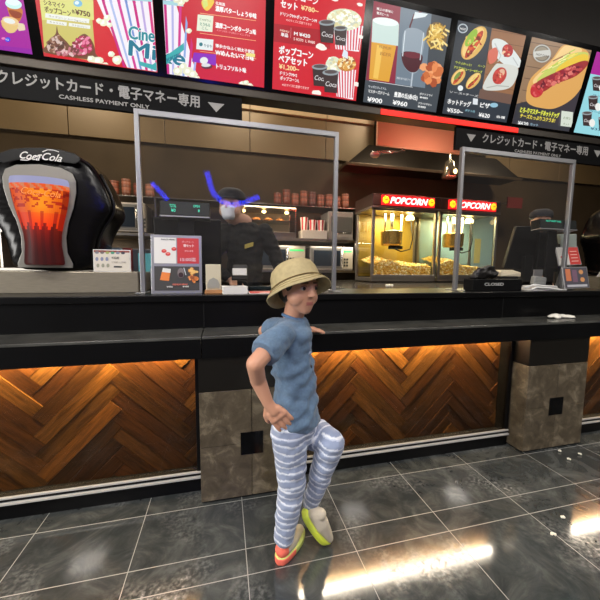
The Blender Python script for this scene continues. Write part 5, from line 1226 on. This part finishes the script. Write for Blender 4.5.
p_ = onY(249, 246, 1.075); nt = MB(); nt.prism([p_+V(q) for q in ((-.03, 0, -.02), (.03, 0, 0), (.032, 0, .03), (-.03, 0, .01))], (0, .012, 0)); nt.build('name_badge', mat('gold badge', (178, 160, 70), .5), so)
hc2 = onY(541, 222, 1.38)
staff(hc2.x, 1.42, hc2, .245, (-.55, -.75, -.3), 'second staff member with dark head bent behind the right till', mask=True, hairc=(48, 38, 38),
      hands=((V((hc2.x-.27, 1.34, 1.2)), V((hc2.x-.2, 1.2, 1.12))), (V((hc2.x+.27, 1.34, 1.2)), V((hc2.x+.2, 1.2, 1.12)))))
# ================================================================== LIGHTS
def area(name, loc, size, power, col, rot=(0, 0, 0), size_y=None, spread=None):
    l = bpy.data.lights.new(name, 'AREA'); l.energy = power; l.color = col; l.size = size
    if size_y: l.shape = 'RECTANGLE'; l.size_y = size_y
    if spread: l.spread = spread
    o = bpy.data.objects.new(name, l); o.location = loc; o.rotation_euler = rot; COL.objects.link(o); return o
lampw = mat('ceiling lamp glow', (255, 238, 215), .5, emit=9)
k = 0
for x in (-1.2, 1.4, 4.0, 6.6):
    for y in (-3.9, -1.7):
        t = thing('ceiling_light', 'round recessed ceiling light over the customer hall', 'ceiling light', (x, y, 4.2), 'recessed ceiling lights over the hall')
        MB().lathe([(.16, -.03), (.16, 0)], (x, y, 4.2), 24).build('ring', alu, t); MB().lathe([(.13, -.035), (.13, -.03)], (x, y, 4.2), 24).build('lens', lampw, t)
        area('hall_lamp', (x, y, 4.14), .5, LH*(1.9 if x < 0 else 1), (1, .95, .89))
for x in (-.8, 1.6, 4.2, 6.2): area('kitchen_lamp', (x, 2.2, 4.15), .8, LK, (1, .86, .66), size_y=.5)
for x in (-.5, 1.85, 2.9): area('microwave_fill_light', (x, 3.04, 1.555), .8, 3.5, (1, .88, .7), size_y=.05)  # fill lights added below the shelf to brighten the microwaves
for x in (-.5, 1.85): area('shelf_lamp', (x, 3.0, 2.04), .9, 12, (1, .78, .5), size_y=.1)
def spot(name, loc, tgt, power, col, ang):
    l = bpy.data.lights.new(name, 'SPOT'); l.energy = power; l.color = col; l.spot_size = ang; l.spot_blend = .8; l.shadow_soft_size = .05
    o = bpy.data.objects.new(name, l); o.location = loc; o.rotation_euler = (V(tgt)-V(loc)).to_track_quat('-Z', 'Y').to_euler(); COL.objects.link(o)
spot('panel_spot', (3.2, 1.3, 2.12), (3.2, 1.6, 2.42), 7, (1, .85, .7), 2.3)
area('left_fill_light', (-3.85, -1.6, 2.0), 2.4, LL, (1, .98, .94), rot=(0, -1.5708, 0), size_y=1.8)  # soft fill added from the left to brighten the right pillar's side
area('red_led_glow', (3.0, 1.21, 2.34), 1.1, 1.6, (1, .09, .03), rot=(1.2, 0, 0), size_y=.03)
for x in (3.34, 4.22): area('popcorn_case_lamp', (x, 2.3, 1.85), .4, 17, (1, .86, .48), size_y=.2)
for x in (3.34, 4.22): area('popcorn_sign_glow', (x, 2.06, 2.04), .5, 4, (1, .1, .08), rot=(2.6, 0, 0), size_y=.06)
for x0, x1 in ((-.33, 1.125), (1.68, 3.1), (3.645, 5.1)): area('led_lamp', ((x0+x1)/2, .462, .80), x1-x0-.04, LW, (1, .66, .26), rot=(.75, 0, 0), size_y=.012, spread=2.2)
# blue neon across the hall, mirrored in the left shield
neon = mat('blue neon', (30, 50, 255), .4, emit=NB)
YV = .71-(-3.2); VY = .71+YV
def mir(x, y):
    p = onY(x, y, VY); return V((p.x, .71-YV, p.z))
t = thing('neon_lamp', 'blue neon tube lamp across the hall, seen mirrored in the left shield', 'neon lamp', (1.5, -3.2, 2.5))
b = MB(); b.tube([mir(207, 172), mir(210, 184), mir(214, 194), mir(222, 202), mir(233, 205), mir(245, 202), mir(259, 197)], .045); b.build('arc_tube', neon, t)
b = MB(); b.tube([mir(152, 183), mir(160, 192), mir(168, 200)], .035); b.build('short_tube', neon, t)
q_ = mir(210, 184); box('hanging_rod', blackmatte, q_.x-.01, q_.x+.01, q_.y-.01, q_.y+.01, q_.z, 4.2, t)
w_ = bpy.data.worlds.new('World'); SC.world = w_; w_.use_nodes = True
w_.node_tree.nodes['Background'].inputs[0].default_value = (.5, .47, .44, 1); w_.node_tree.nodes['Background'].inputs[1].default_value = .05
# ================================================================== CAMERA
cam = bpy.data.cameras.new('Camera'); co = bpy.data.objects.new('Camera', cam); COL.objects.link(co); SC.camera = co
cam.sensor_width = 36; cam.sensor_fit = 'HORIZONTAL'; cam.lens = 36*F/600; cam.clip_start = .02
co.matrix_world = Matrix.Translation(CAM) @ Matrix((_r, _u, -_fw)).transposed().to_4x4()
vs_ = SC.view_settings; vs_.view_transform = 'Standard'; vs_.look = 'None'; vs_.gamma = 1; vs_.use_curve_mapping = False; vs_.exposure = 0
SC.cycles.use_denoising = True; SC.cycles.max_bounces = 8; SC.cycles.transparent_max_bounces = 16; SC.cycles.sample_clamp_indirect = 6
